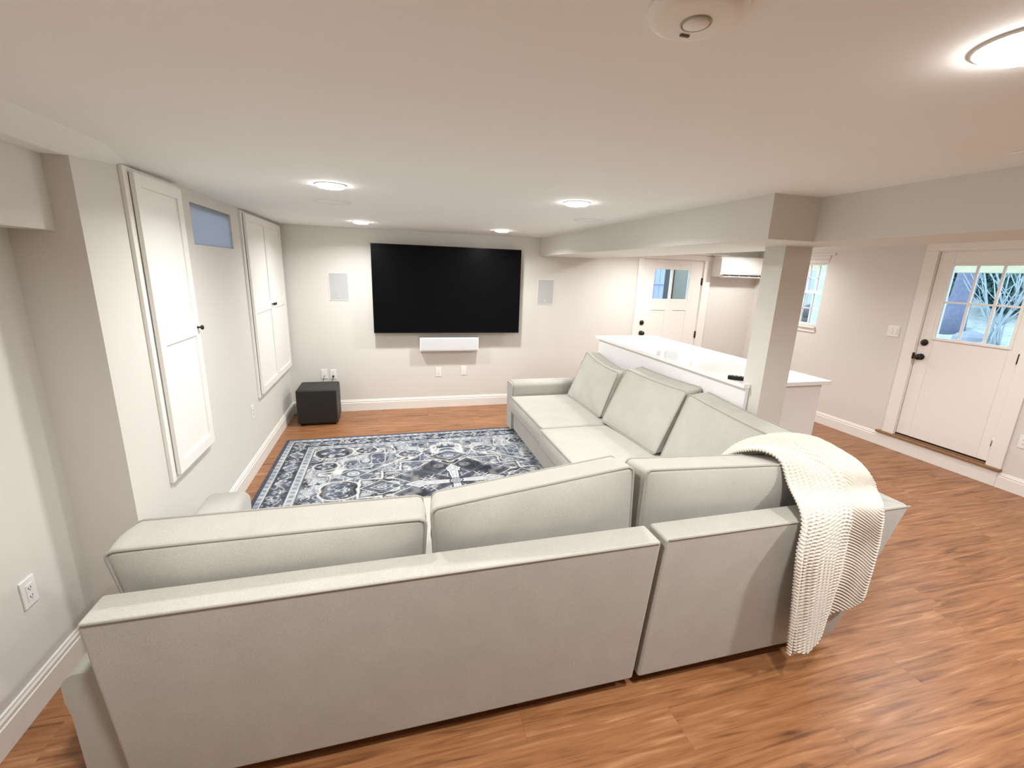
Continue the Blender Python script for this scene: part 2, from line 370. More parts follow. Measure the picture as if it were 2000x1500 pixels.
# ------------------------------------------------------------------ window_1 (right wall, behind the column)
w1 = struct_root('window_1', 'white double-hung window behind the column', 'window', (XR, 4.85, 1.2))
fr = MB(); fx0, fx1 = XR + .03, XR + .09; y0, y1, z0, z1 = RW['y0'], RW['y1'], RW['z0'], RW['z1']
fr.box(fx0, fx1, y0, y0 + .018, z0, z1); fr.box(fx0, fx1, y1 - .018, y1, z0, z1); fr.box(fx0, fx1, y0, y1, z1 - .02, z1); fr.box(fx0, fx1, y0, y1, z0, z0 + .035)
fr.build('frame', TRIM, w1)
bx(fx0 - .01, fx1, y0, y1, 1.622, 1.66).build('meeting_rail', TRIM, w1)
ys = [y0 + .018 + (y1 - y0 - .036) * k / 4 for k in range(5)]
for sash, (a, b) in enumerate(((1.24, 1.622), (1.66, 1.98))):
    xg = fx0 + .015 + .02 * sash; mid = (a + b) / 2
    for k in (1, 2, 3): bx(xg - .008, xg + .012, ys[k] - .006, ys[k] + .006, a, b).build('muntin', TRIM, w1)
    bx(xg - .008, xg + .012, ys[0], ys[4], mid - .006, mid + .006).build('muntin', TRIM, w1)
    for k in range(4):
        for a2, b2 in ((a, mid), (mid, b)): bx(xg, xg + .004, ys[k], ys[k + 1], a2, b2).build('pane', GLASS, w1)
bx(XR - .03, XR + .03, y0 - .005, y1 + .01, z0 - .022, z0).build('sill', TRIM, w1, bevel=.003)
bx(XR - .012, XR, y0 - .01, y1 + .01, z0 - .075, z0 - .022).build('apron', TRIM, w1, bevel=.003)
hc = MB(); hc.box(XR - .006, XR, y0 - .02, y1 + .02, 2.012, 2.05); hc.box(XR - .010, XR, y0 - .03, y1 + .03, 2.05, 2.095); hc.box(XR - .014, XR, y0 - .09, y1 + .05, 2.095, 2.125)
hc.build('head_casing', WALL, w1, bevel=.003)

# ------------------------------------------------------------------ window_2 (small frosted window high in the left wall)
w2 = struct_root('window_2', 'small bluish frosted window high in the left wall between the cabinets', 'window', (XL - .1, (WY0 + WY1) / 2, WZ0))
bx(XL - .022, XL - .012, WY0, WY1, WZ0, WZ1).build('pane', FROST, w2)
fr = MB(); fr.box(XL - .060, XL - .022, WY0, WY1, WZ1 - .03, WZ1); fr.build('head_frame', TRIM, w2)

# ================================================================== PENINSULA
pen = thing('peninsula_cabinet', 'white panelled half-height peninsula cabinet under the quartz top', 'cabinet', (2.7, 3.5, 0))
bx(2.345, 3.0, 2.475, 4.63, 0, 1.055).build('cabinet_body', PANELW, pen)
bx(2.315, 2.3435, 2.405, 4.65, 0, 1.055).build('long_panel', PANELW, pen, bevel=.002)
bx(2.552, 3.015, 2.44, 2.475, 0, 1.055).build('end_panel', PANELW, pen, bevel=.002)
ct = MB(); ct.prism([(2.29, 2.40), (2.3445, 2.40), (2.3445, 2.4705), (2.5525, 2.4705), (2.5525, 2.405), (3.055, 2.405), (3.055, 4.70), (2.29, 4.70)], 2, 1.055, 1.085)
tag(ct.build('countertop', QUARTZ, bevel=.003, seg=2), 'glossy white quartz countertop of the peninsula', 'countertop')
# remote control
rem = thing('remote_control', 'black remote control lying at the edge of the quartz countertop', 'remote', (2.335, 2.515, 1.085))
rp = [(-.028, -.075), (-.02, -.085), (.02, -.085), (.028, -.075), (.028, .075), (.02, .085), (-.02, .085), (-.028, .075)]
ca, sa = math.cos(1.05), math.sin(1.05)
def rr_(u, w): return (2.335 + u * ca - w * sa * .55, 2.53 + u * sa * .6 + w * ca * .8)
MB().prism([rr_(u, w) for u, w in rp], 2, 1.0855, 1.112).build('body', BLACKM, rem, bevel=.004)
for k in range(3):
    c = rr_(0, -.05 + .045 * k); MB().lathe([(.007, 0), (.007, .002)], (c[0], c[1], 1.112), 2, 12).build('button', SLOT, rem)

# ================================================================== WALL CABINETS
def shaker(parent, y0, y1, z0, z1, xf, mids, knob_side, knob_z):
    """one shaker door: stiles, rails and recessed panels, front face at xf"""
    t = .02; st = .06; mb = MB()
    mb.box(xf - t, xf, y0, y0 + st, z0, z1); mb.box(xf - t, xf, y1 - st, y1, z0, z1)
    zs = [z0, *mids, z1]
    mb.box(xf - t, xf, y0 + st, y1 - st, z0, z0 + st); mb.box(xf - t, xf, y0 + st, y1 - st, z1 - st, z1)
    for q in mids: mb.box(xf - t, xf, y0 + st, y1 - st, q - .038, q + .038)
    dr = mb.build('door', CABW, parent, bevel=.0015, seg=1)
    edges = [z0 + st, *sum([[q - .038, q + .038] for q in mids], []), z1 - st]
    for a, b in zip(edges[0::2], edges[1::2]): bx(xf - t, xf - .010, y0 + st, y1 - st, a, b).build('panel', CABW, dr)
    ky = y0 + .03 if knob_side < 0 else y1 - .03
    kb = MB(); kb.lathe([(.009, 0), (.006, .004), (.005, .014), (.012, .019), (.015, .026), (.012, .031), (.004, .033)], (xf, ky, knob_z), 0, 16)
    kb.build('knob', BRONZE, dr)
    return dr
c1 = thing('wall_cabinet', 'narrow single-door white shaker wall cabinet nearest on the left wall', 'cabinet', (XL, 2.9, .6), 'white shaker wall cabinets')
cb = MB(); cb.box(XL, XL + .018, 2.60, 3.175, .60, 2.185); cb.build('face_frame', CABW, c1, bevel=.002)
shaker(c1, 2.640, 3.150, .63, 2.165, XL + .042, [1.37], 1, 1.378)
c2 = thing('wall_cabinet', 'wide double-door white shaker wall cabinet in the far left corner', 'cabinet', (XL, 5.0, .6), 'white shaker wall cabinets')
cb = MB(); cb.box(XL, XL + .018, 4.345, 5.665, .58, 2.185); cb.build('face_frame', CABW, c2, bevel=.002)
shaker(c2, 4.375, 5.012, .61, 2.17, XL + .042, [1.37], 1, 1.378)
shaker(c2, 5.016, 5.652, .61, 2.17, XL + .042, [1.37], -1, 1.378)

# ================================================================== TV WALL
tv = thing('television', 'large black flat-screen television on the back wall', 'television', (.725, D, .99))
bx(-.188, 1.622, D - .118, D - .085, .996, 2.037).build('bezel', BEZEL, tv, bevel=.003)
bx(-.182, 1.616, D - .1195, D - .118, 1.006, 2.031).build('screen', SCREEN, tv)
bx(.2, 1.25, D - .085, D, 1.25, 1.78).build('wall_mount', BLACKM, tv)
sb = thing('soundbar_speaker', 'white centre-channel speaker below the television', 'speaker', (.725, D, .765))
bx(.353, 1.096, D - .10, D, .765, .936).build('cabinet', PLASTW, sb, bevel=.004)
bx(.366, 1.083, D - .104, D - .098, .777, .924).build('grille', GRILLEW, sb, bevel=.002)
def inwall(x0, x1, z0, z1, label):
    s = thing('wall_speaker', label, 'speaker', ((x0 + x1) / 2, D, z0), 'in-wall speakers beside the television')
    f = MB(); y0, y1 = D - .006, D
    f.box(x0, x1, y0, y1, z1 - .006, z1); f.box(x0, x1, y0, y1, z0, z0 + .006); f.box(x0, x0 + .006, y0, y1, z0 + .006, z1 - .006); f.box(x1 - .006, x1, y0, y1, z0 + .006, z1 - .006)
    f.build('frame', PLASTW, s); bx(x0 + .006, x1 - .006, D - .004, D, z0 + .006, z1 - .006).build('grille', GRILLE, s)
    MB().lathe([(.008, 0), (.008, .001)], ((x0 + x1) / 2, D - .004, z0 + .045), 1, 12, -1).build('badge', PLASTW, s)
inwall(-.674, -.456, 1.37, 1.69, 'flush rectangular wall speaker on the left of the television')
inwall(1.892, 2.118, 1.36, 1.685, 'flush rectangular wall speaker right of the television under the soffit')

# ------------------------------------------------------------------ wall plates
def plate(name, label, cat, axis, at, c, z, kind, group=None, w=.072, h=.118, sgn=-1):
    """axis 1: on a wall facing -Y at y=at, c is x; axis 0: on a wall at x=at, c is y, sgn = facing"""
    loc = (c, at, z) if axis == 1 else (at, c, z)
    s = thing(name, label, cat, loc, group)
    def b(c0, c1, d0, d1, z0, z1):
        if axis == 1: return bx(c + c0, c + c1, at + sgn * d1, at + sgn * d0, z + z0, z + z1)
        return bx(min(at + sgn * d0, at + sgn * d1), max(at + sgn * d0, at + sgn * d1), c + c0, c + c1, z + z0, z + z1)
    b(-w / 2, w / 2, 0, .006, -h / 2, h / 2).build('cover_plate', PLASTW, s, bevel=.002)
    if kind == 'outlet':
        fc = b(-.017, .017, .006, .008, -.034, .034).build('receptacle', PLASTW, s)
        for q in (-.018, .018):
            for u in (-.006, .006): b(u - .0012, u + .0012, .008, .0086, q - .004, q + .005).build('slot', SLOT, fc)
            b(-.0022, .0022, .008, .0086, q - .010, q - .006).build('slot', SLOT, fc)
    elif kind == 'switch':
        for u in ((-.023, .023) if w > .1 else (0,)):
            fc = b(u - .016, u + .016, .006, .010, -.033, .033).build('rocker', PLASTW, s, bevel=.002)
    elif kind == 'blank':
        b(-.016, .016, .006, .008, -.033, .033).build('insert', PLASTW, s)
    return s
plate('wall_outlet', 'white power outlet above the right side of the subwoofer', 'outlet', 1, D, -.689, .478, 'outlet', 'outlets low on the back wall')
plate('wall_outlet', 'white wall plate above the subwoofer, left of the pair', 'outlet', 1, D, -.791, .484, 'blank', 'outlets low on the back wall')
plate('wall_outlet', 'white duplex outlet below the left half of the white speaker', 'outlet', 1, D, .590, .474, 'outlet', 'outlets low on the back wall')
plate('wall_outlet', 'plain white cable plate below the right half of the white speaker', 'outlet', 1, D, .920, .486, 'blank', 'outlets low on the back wall')
plate('wall_outlet', 'white outlet low on the left wall between the cabinets', 'outlet', 0, XL, 4.135, .516, 'outlet', sgn=1)
plate('wall_outlet', 'white outlet on the near left wall beside the sofa', 'outlet', 0, XN, 1.943, .48, 'outlet', sgn=1)
plate('wall_outlet', 'white outlet at the right edge beside the exterior door', 'outlet', 0, XR, 2.36, .47, 'outlet', sgn=-1)
plate('light_switch', 'white double rocker switch left of the exterior door', 'switch', 0, XR, 3.628, 1.276, 'switch', w=.12, h=.12, sgn=-1)

# ------------------------------------------------------------------ subwoofer and cords
sw = thing('subwoofer', 'black cube subwoofer on the floor in the far left corner', 'speaker', (-.82, 5.4, 0))
bx(-1.035, -.61, 5.19, 5.60, .02, .42).build('cabinet', SUBM, sw, bevel=.022, seg=4)
for x in (-.99, -.655):
    for y in (5.235, 5.555): MB().lathe([(.018, 0), (.02, .03)], (x, y, 0), 2, 12).build('foot', BLACKM, sw)
for i, (x, z, lab) in enumerate(((-.689, .455, 'grey power cord plugged into the outlet behind the subwoofer'), (-.789, .47, 'thin grey signal cable from the left wall plate to the subwoofer'))):
    s = thing('power_cord' if i == 0 else 'signal_cable', lab, 'cable', (x, D - .02, z))
    if i == 0: bx(x - .011, x + .011, D - .032, D - .0085, z - .011, z + .011).build('plug', BLACKM, s, bevel=.003)
    else: MB().lathe([(.006, 0), (.006, .02), (.003, .024)], (x, D - .008, z), 1, 12, -1).build('plug', METAL, s)
    pts = [(x, D - .03, z), (x - .004, D - .045, z - .02), (x - .012, D - .055, z - .06), (x - .02, D - .06, z - .12), (x - .03, D - .06, z - .2), (x - .03, D - .08, .16), (x - .03, D - .105, .15)]
    MB().tube(pts, .0042 if i == 0 else .003, 8).build('cord', CABLE, s)

# ================================================================== CEILING ITEMS
def recessed(x, y, label, group, k=1.0, zc=H):
    s = thing('recessed_light', label, 'light', (x, y, zc), group)
    MB().lathe([(.084, 0), (.084, -.003), (.081, -.0045), (.074, -.004), (.072, 0)], (x, y, zc), 2, 40).build('trim_ring', PLASTW, s)
    MB().lathe([(.0735, -.002), (.0725, -.010), (.063, -.016), (.040, -.0195), (.002, -.021)], (x, y, zc), 2, 40).build('lens', LENS, s)
    ld = bpy.data.lights.new('lamp', 'AREA'); ld.shape = 'DISK'; ld.size = .13; ld.energy = LAMP_POWER * k; ld.color = LAMP_COLOR; ld.spread = math.radians(158)
    lo = bpy.data.objects.new('lamp', ld); COL.objects.link(lo); lo.parent = s; lo.location = (0, 0, -.026)
    return s
G1 = 'recessed ceiling lights'
recessed(-.244, 4.92, 'small recessed ceiling light close above the left part of the television', G1)
recessed(1.205, 4.95, 'small recessed ceiling light close above the right end of the television', G1)
recessed(-.29, 2.82, 'recessed ceiling light in front of the wall cabinets', G1)
recessed(1.152, 2.775, 'recessed ceiling light in the middle beside the soffit', G1, .85)
recessed(1.135, .655, 'large bright recessed ceiling light at the upper right corner', G1)
recessed(-.35, .69, 'recessed ceiling light above the near end of the sofa', G1)
G2 = 'recessed lights over the kitchen side'
G3 = 'recessed lights behind the viewer'
recessed(3.2, 4.85, 'recessed ceiling light above the far end of the peninsula', G2, 1.1)
recessed(4.75, 5.02, 'recessed ceiling light in front of the wall air conditioner', G2, .55)
recessed(3.3, 2.8, 'recessed ceiling light above the near end of the peninsula', G2, .6)
recessed(4.4, 2.2, 'recessed ceiling light in front of the exterior door', G2, .6)
recessed(3.6, .66, 'recessed ceiling light over the open floor at right', G3, .6)
recessed(2.45, .42, 'recessed light in the underside of the soffit at right', G3, 1.0, ZS)

def ceil_speaker(x, y, r, label):
    s = thing('ceiling_speaker', label, 'speaker', (x, y, H), 'flush round ceiling speakers')
    MB().lathe([(r, 0), (r, -.003), (r - .004, -.0045), (r - .006, -.003)], (x, y, H), 2, 48).build('rim', CEIL, s)
    MB().lathe([(r - .006, -.001), (r - .006, -.0035), (.002, -.0035)], (x, y, H), 2, 48).build('grille', GRILLE if False else CEIL, s)
ceil_speaker(-.36, 3.55, .125, 'round ceiling speaker behind the light in front of the wall cabinets')
ceil_speaker(1.60, 3.58, .125, 'round ceiling speaker beside the soffit')
vt = thing('ceiling_vent', 'flat white ceiling register at the right edge near the soffit', 'vent', (2.02, .98, H))
bx(1.97, 2.17, .80, 1.12, H - .006, H).build('frame', CEIL, vt, bevel=.002)
for k in range(5): bx(1.985, 2.155, .83 + .055 * k, .86 + .055 * k, H - .009, H - .006).build('louvre', CEIL, vt)

sd = thing('smoke_detector', 'round white smoke detector on the ceiling with a ringed button', 'smoke detector', (.505, .756, H))
SMOKEW = mat('detector_plastic', (0.80, 0.76, 0.68), 0.45)
MB().lathe([(.080, 0), (.080, -.004), (.077, -.012), (.070, -.018), (.060, -.021), (.002, -.0222)], (.505, .756, H), 2, 56).build('housing', SMOKEW, sd)
ring = [(.505 + .0235 * math.cos(a), .756 + .0235 * math.sin(a), H - .0225) for a in np.linspace(0, 2 * math.pi, 40, endpoint=False)]
MB().tube(ring, .0018, 6, closed=True).build('button_ring', GREYLINE, sd)
MB().lathe([(.021, 0), (.021, -.002), (.002, -.0025)], (.505, .756, H - .0222), 2, 32).build('button', SMOKEW, sd)
bx(.502, .520, .792, .798, H - .0245, H - .020).build('indicator_slot', CABLE, sd, bevel=.0015)

# ------------------------------------------------------------------ mini split
ms = thing('air_conditioner', 'white wall-mounted split air conditioner above the far right', 'air conditioner', (4.92, D, 1.8))
prof = [(D, 1.80), (D - .14, 1.795), (D - .19, 1.83), (D - .205, 1.86), (D - .20, 2.02), (D - .185, 2.075), (D - .15, 2.085), (D, 2.085)]
MB().prism(prof, 0, 4.53, 5.29, smooth=False).build('casing', PLASTW, ms, bevel=.006)
bx(4.60, 5.27, D - .199, D - .155, 1.806, 1.828).build('air_outlet', SLOT, ms)
MB().prism([(D - .15, 1.792), (D - .20, 1.808), (D - .203, 1.803), (D - .152, 1.786)], 0, 4.575, 5.275).build('louvre_flap', PLASTW, ms)
for k in range(4): bx(4.68 + .17 * k, 4.70 + .17 * k, D - .201, D - .16, 1.806, 1.815).build('vane', PLASTW, ms)
bx(4.47, 4.68, D - .16, D, 2.085, 2.098).build('pipe_cover', PLASTW, ms, bevel=.003)

# ================================================================== RUG
def make_rug():
    X0, X1, Y0, Y1 = -1.06, 2.08, 2.28, 4.752; Z = .011
    nx, ny = 630, 496
    xs = np.linspace(X0, X1, nx); ys = np.linspace(Y0, Y1, ny); GX, GY = np.meshgrid(xs, ys)
    cx, cy = (X0 + X1) / 2, 3.516; hw, hh = (X1 - X0) / 2, (Y1 - Y0) / 2
    r2 = np.random.default_rng(11)
    def noise(step, seed):
        q = np.random.default_rng(seed); gw, gh = int((X1 - X0) / step) + 3, int((Y1 - Y0) / step) + 3; g = q.random((gh, gw))
        fx = (GX - X0) / step; fy = (GY - Y0) / step; ix = fx.astype(int); iy = fy.astype(int); tx = fx - ix; ty = fy - iy
        tx = tx * tx * (3 - 2 * tx); ty = ty * ty * (3 - 2 * ty)
        return (g[iy, ix] * (1 - tx) + g[iy, ix + 1] * tx) * (1 - ty) + (g[iy + 1, ix] * (1 - tx) + g[iy + 1, ix + 1] * tx) * ty
    def srgb(*c):
        a = np.array(c) / 255.; return np.where(a <= .04045, a / 12.92, ((a + .055) / 1.055) ** 2.4)
    navy, slate, mid, pale, cream = srgb(22, 26, 37), srgb(66, 75, 93), srgb(116, 125, 138), srgb(180, 184, 187), srgb(208, 207, 202)
    fb = .5 * noise(.22, 1) + .3 * noise(.08, 2) + .2 * noise(.03, 3)
    C = np.empty((ny, nx, 3))
    def lerp(a, b, t): return a * (1 - t[..., None]) + b * t[..., None]
    C[:] = lerp(slate[None, None] * np.ones_like(C), pale[None, None] * np.ones_like(C), np.clip((fb - .36) * 3.4, 0, 1))
    def paint(mask, col, a=1.0):
        t = np.clip(mask, 0, 1) * a; C[:] = C * (1 - t[..., None]) + np.asarray(col) * t[..., None]
    def line(d, w): return np.clip(1.2 - np.abs(d) / w, 0, 1)
    def fill(d, s=.004): return np.clip(.5 - d / s, 0, 1)
    U = np.abs(GX - cx); V = np.abs(GY - cy)                 # four-fold mirrored field
    wob = (noise(.05, 5) - .5) * .012
    def dia(u0, v0, a, b): return (np.abs(U - u0) / a + np.abs(V - v0) / b - 1) * min(a, b) + wob
    def ell(u0, v0, a, b): return (np.sqrt(((U - u0) / a) ** 2 + ((V - v0) / b) ** 2) - 1) * min(a, b) + wob
    def rect(u0, v0, a, b): return np.maximum(np.abs(U - u0) - a, np.abs(V - v0) - b) + wob
    def rosette(u0, v0, R, n, c1, c2, ph=0.0, al=1.0):
        du, dv = U - u0, V - v0; rad = np.hypot(du, dv); ang = np.arctan2(dv, du)
        pet = R * (.72 + .28 * np.cos(n * ang + ph)); paint(fill(rad - pet), c1, al); paint(line(rad - pet, .006), c2, al)
        paint(fill(rad - R * .34), c2, al); paint(line(rad - R * .5, .004), navy, al * .7)
    def scroll(u0, v0, R, turns, a0, col, w=.0065):
        du, dv = U - u0, V - v0; rad = np.hypot(du, dv); ang = np.arctan2(dv, du) + a0
        sp = np.abs(((rad / R * turns - ang / (2 * math.pi)) % 1.0) - .5) * R / turns
        paint(line(sp, w) * (rad < R), col, .9)
    bd = np.minimum(hw - U, hh - V)                          # distance from the rug's edge
    def mnoise(step, seed):                                  # noise mirrored with the field, so the pattern repeats in four quarters
        q = np.random.default_rng(seed); gw, gh = int(hw / step) + 4, int((hh + .1) / step) + 4; g = q.random((gh, gw))
        fx = U / step; fy = V / step; ix = fx.astype(int); iy = fy.astype(int); tx = fx - ix; ty = fy - iy
        tx = tx * tx * (3 - 2 * tx); ty = ty * ty * (3 - 2 * ty)
        return (g[iy, ix] * (1 - tx) + g[iy, ix + 1] * tx) * (1 - ty) + (g[iy + 1, ix] * (1 - tx) + g[iy + 1, ix + 1] * tx) * ty
    def iso(n, lev, step, w): return line((n - lev) * step * .9, w)
    zone = np.clip((mnoise(.32, 24) - .42) * 9, 0, 1)        # dark floral zones against pale ones
    m1, m2, m3 = mnoise(.11, 31), mnoise(.062, 32), mnoise(.036, 33)
    paint(zone * np.clip((m2 - .34) * 8, 0, 1), navy, .92); paint(zone * np.clip((.40 - m1) * 7, 0, 1), slate, .8)
    paint((1 - zone) * np.clip((m2 - .62) * 8, 0, 1), slate, .75); paint((1 - zone) * np.clip((m3 - .70) * 8, 0, 1), navy, .6)
    paint(np.clip((m1 - .70) * 9, 0, 1), pale, .85)
    for n_, st_, c_, a_ in ((m3, .036, mid, .35), (m2, .062, pale, .9), (m1, .11, cream, 1.0)):
        paint(iso(n_, .52, st_, .0055), c_, a_ * .85); paint(iso(n_, .60, st_, .003), navy, a_ * .7)
    pts = [(r2.uniform(.05, hw - .34), r2.uniform(.05, hh - .32)) for _ in range(120)]
    for (u, v) in pts:
        k = r2.integers(0, 5)
        if k < 3: rosette(u, v, r2.uniform(.016, .036), int(r2.integers(4, 8)), [mid, pale, slate, navy][int(r2.integers(0, 4))], [navy, cream, pale][int(r2.integers(0, 3))], r2.uniform(0, 6), .85)
        else: scroll(u, v, r2.uniform(.03, .06), r2.uniform(1.0, 1.6), r2.uniform(0, 6), [cream, pale, navy][int(r2.integers(0, 3))], .0055)
    # large medallion: stepped outlines with dark lobes
    big = dia(0, 0, 1.12, .90); paint(line(big, .011), cream, .9); paint(line(big + .022, .005), navy, .7)
    st = np.minimum(rect(0, 0, .62, .30), np.minimum(rect(0, 0, .46, .46), rect(0, 0, .80, .16)))
    paint(line(st, .009), cream, .95); paint(line(st + .018, .006), navy, .9); paint(line(st - .016, .005), navy, .8)
    lob = np.minimum(np.minimum(dia(.34, .16, .20, .15), dia(.16, .30, .17, .17)), np.minimum(dia(.62, 0, .17, .13), dia(0, .54, .2, .14)))
    paint(fill(lob) * np.clip(.35 + (m1 - .35) * 3, 0, 1), navy, .85); paint(line(lob, .008), cream, .85); paint(line(lob + .03, .004), mid, .8)
    for (u, v, a, b) in ((.62, 0, .085, .06), (0, .54, .11, .065), (.86, .30, .12, .10)):
        paint(fill(dia(u, v, a, b)), slate, .85); paint(line(dia(u, v, a, b), .006), cream, .9); paint(fill(ell(u, v, a * .45, b * .45)), pale); paint(line(ell(u, v, a * .25, b * .25), .004), navy, .9)
    # central cross with pointed arms
    paint(fill(dia(0, 0, .40, .33)) * np.clip(.5 + (m2 - .4) * 2, 0, 1), slate, .6)
    dg = np.minimum(np.abs(U * .75 - V), np.abs(U * .6 - V * 1.1)) + wob
    paint(fill(dg - .035) * fill(ell(0, 0, .27, .23)), navy, .8); paint(line(dg - .035, .004) * fill(ell(0, 0, .27, .23)), pale, .8)
    arms = np.minimum(np.maximum(U - .27, V - (.020 + .05 * U)), np.maximum(V - .22, U - (.022 + .06 * V)))
    heads = np.minimum(dia(.315, 0, .10, .066), np.minimum(dia(0, .25, .062, .085), rect(0, .225, .05, .022)))
    cross = np.minimum(arms, heads) + wob * .5
    paint(line(cross - .011, .010), navy, .95); paint(fill(cross), pale); paint(fill(cross) * np.clip((m3 - .5) * 3, 0, 1), cream, .8)
    paint(line(cross + .012, .0035), slate, .75); paint(line(cross, .008), cream, 1.0); paint(line(dia(.315, 0, .05, .03), .004), slate, .8); paint(line(dia(0, .25, .03, .045), .004), slate, .8)
    paint(fill(ell(0, 0, .062, .055)), navy, .9); paint(fill(ell(0, 0, .048, .042)), pale); paint(line(ell(0, 0, .033, .029), .005), navy); paint(fill(ell(0, 0, .02, .018)), mid)
    for (u, v) in ((.27, .075), (.20, .11)):
        for (du_, dv_) in ((.03, .03), (-.02, .035)):
            paint(line((U - u) * dv_ / .04 - (V - v) * du_ / .04, .005) * (np.hypot(U - u, V - v) < .045), cream, .9)
    # corner pieces: large light flowers
    for (u, v, R) in ((hw - .50, hh - .43, .12), (hw - .80, hh - .42, .07), (hw - .46, hh - .74, .075), (.95, .05, .10), (.36, .66, .075)):
        paint(fill(ell(u, v, R * 1.5, R * 1.15)) * np.clip(.4 + (m1 - .35) * 3, 0, 1), navy, .8); rosette(u, v, R, 5, pale, slate, .4, .9)
        paint(fill(ell(u, v, R * .8, R * .8)) * np.clip((m3 - .5) * 5, 0, 1), slate, .8); scroll(u, v, R * .8, 1.3, .7, navy, .006); paint(line(ell(u, v, R * 1.5, R * 1.15), .009), cream, .9)
    # borders
    paint((bd < .315) * 1.0, lerp(mid * np.ones_like(C), pale * np.ones_like(C), np.clip(fb * 1.6 - .2, 0, 1)), .97)
    band = (bd > .085) & (bd < .235); paint(band * 1.0, lerp(navy * np.ones_like(C), slate * np.ones_like(C), np.clip(fb * 1.5 - .25, 0, 1)), .96)
    t_al = np.where(hw - U < hh - V, V, U)                   # runs along the border
    ctr = bd - .16; vine = np.sin(t_al * 2 * math.pi / .30)
    paint(line(ctr - .045 * vine, .008) * band, pale, .9); paint(line(ctr + .045 * vine, .006) * band, mid, .9)
    ph = ((t_al / .15) % 1.0 - .5) * .15; side = np.where(((t_al / .15).astype(int)) % 2 == 0, 1, -1)
    rd = np.hypot(ph, ctr); an = np.arctan2(ctr, ph)
    pet = .047 * (.78 + .22 * np.cos(5 * an)); big_f = ((t_al / .15).astype(int)) % 2 == 0
    paint(fill(rd - pet) * band * big_f, pale, .95); paint(line(rd - pet, .006) * band * big_f, navy, .9); paint(line(rd - .026, .005) * band * big_f, navy, .8); paint(fill(rd - .014) * band * big_f, slate)
    pet2 = .055 * (.5 + .5 * np.abs(np.cos(2 * an))); paint(fill(rd - pet2) * band * ~big_f, mid, .85); paint(line(rd - pet2, .005) * band * ~big_f, cream, .85)
    gl = noise(.022, 41); paint(band * np.clip((gl - .62) * 5, 0, 1), cream, .55); paint(band * np.clip((.32 - gl) * 5, 0, 1), navy, .7)
    for d0, w, c in ((.085, .006, navy), (.235, .006, navy), (.075, .004, cream), (.245, .004, cream), (.312, .007, navy), (.300, .004, cream)): paint(line(bd - d0, w), c, .9)
    ph3 = ((t_al / .07) % 1.0 - .5) * .07
    for c0, rad_ in ((.050, .016), (.272, .018)):
        rd3 = np.hypot(ph3, bd - c0); paint(line(rd3 - rad_ * .6, .006) * (np.abs(bd - c0) < .026), slate, .8); paint(line(ph3 + (bd - c0) * .8, .004) * (np.abs(bd - c0) < .024), navy, .4)
    paint((bd < .030) * 1.0, srgb(44, 51, 68), .95)
    # distressed wear
    wear = np.clip((.45 * noise(.3, 51) + .35 * noise(.05, 52) + .2 * noise(.012, 53) - .50) * 3.2, 0, 1)
    paint(wear, lerp(mid * np.ones_like(C), pale * np.ones_like(C), fb), .16)
    C *= .98 * (.95 + .10 * noise(.012, 61))[..., None]
    zz = Z + .0009 * (noise(.008, 62) - .5)
    top = np.stack([GX, GY, zz], -1).reshape(-1, 3); nv = nx * ny
    idx = np.arange(nv).reshape(ny, nx)
    quads = np.stack([idx[:-1, :-1], idx[:-1, 1:], idx[1:, 1:], idx[1:, :-1]], -1).reshape(-1, 4)
    loop = np.concatenate([idx[0, :-1], idx[:-1, -1], idx[-1, :0:-1], idx[:0:-1, 0]])
    low = top[loop].copy(); low[:, 2] = .0005; k = np.arange(len(loop)); kn = (k + 1) % len(loop)
    skirt = np.stack([loop[kn], loop[k], nv + k, nv + kn], -1)
    V3 = np.concatenate([top, low]); Q = np.concatenate([quads, skirt])
    me = bpy.data.meshes.new('area_rug'); me.vertices.add(len(V3)); me.vertices.foreach_set('co', V3.ravel())
    me.loops.add(Q.size); me.loops.foreach_set('vertex_index', Q.ravel().astype(np.int32)); me.polygons.add(len(Q))
    me.polygons.foreach_set('loop_start', np.arange(0, Q.size, 4, dtype=np.int32)); me.update(calc_edges=True); me.validate()
    ca_ = me.color_attributes.new('pattern', 'FLOAT_COLOR', 'POINT')
    allc = np.ones((len(V3), 4)); allc[:nv, :3] = C.reshape(-1, 3); allc[nv:, :3] = srgb(45, 52, 70)
    ca_.data.foreach_set('color', allc.ravel())
    m = mat('woven_rug', (.3, .35, .45), 0.95, sheen=0.15, spec=0.1); nt = m.node_tree
    at = nt.nodes.new('ShaderNodeAttribute'); at.attribute_name = 'pattern'; nt.links.new(at.outputs['Color'], nt.nodes['Principled BSDF'].inputs['Base Color'])
    me.materials.append(m); o = bpy.data.objects.new('area_rug', me); COL.objects.link(o)
    tag(o, 'blue and ivory distressed oriental rug with a central medallion', 'rug')
make_rug()

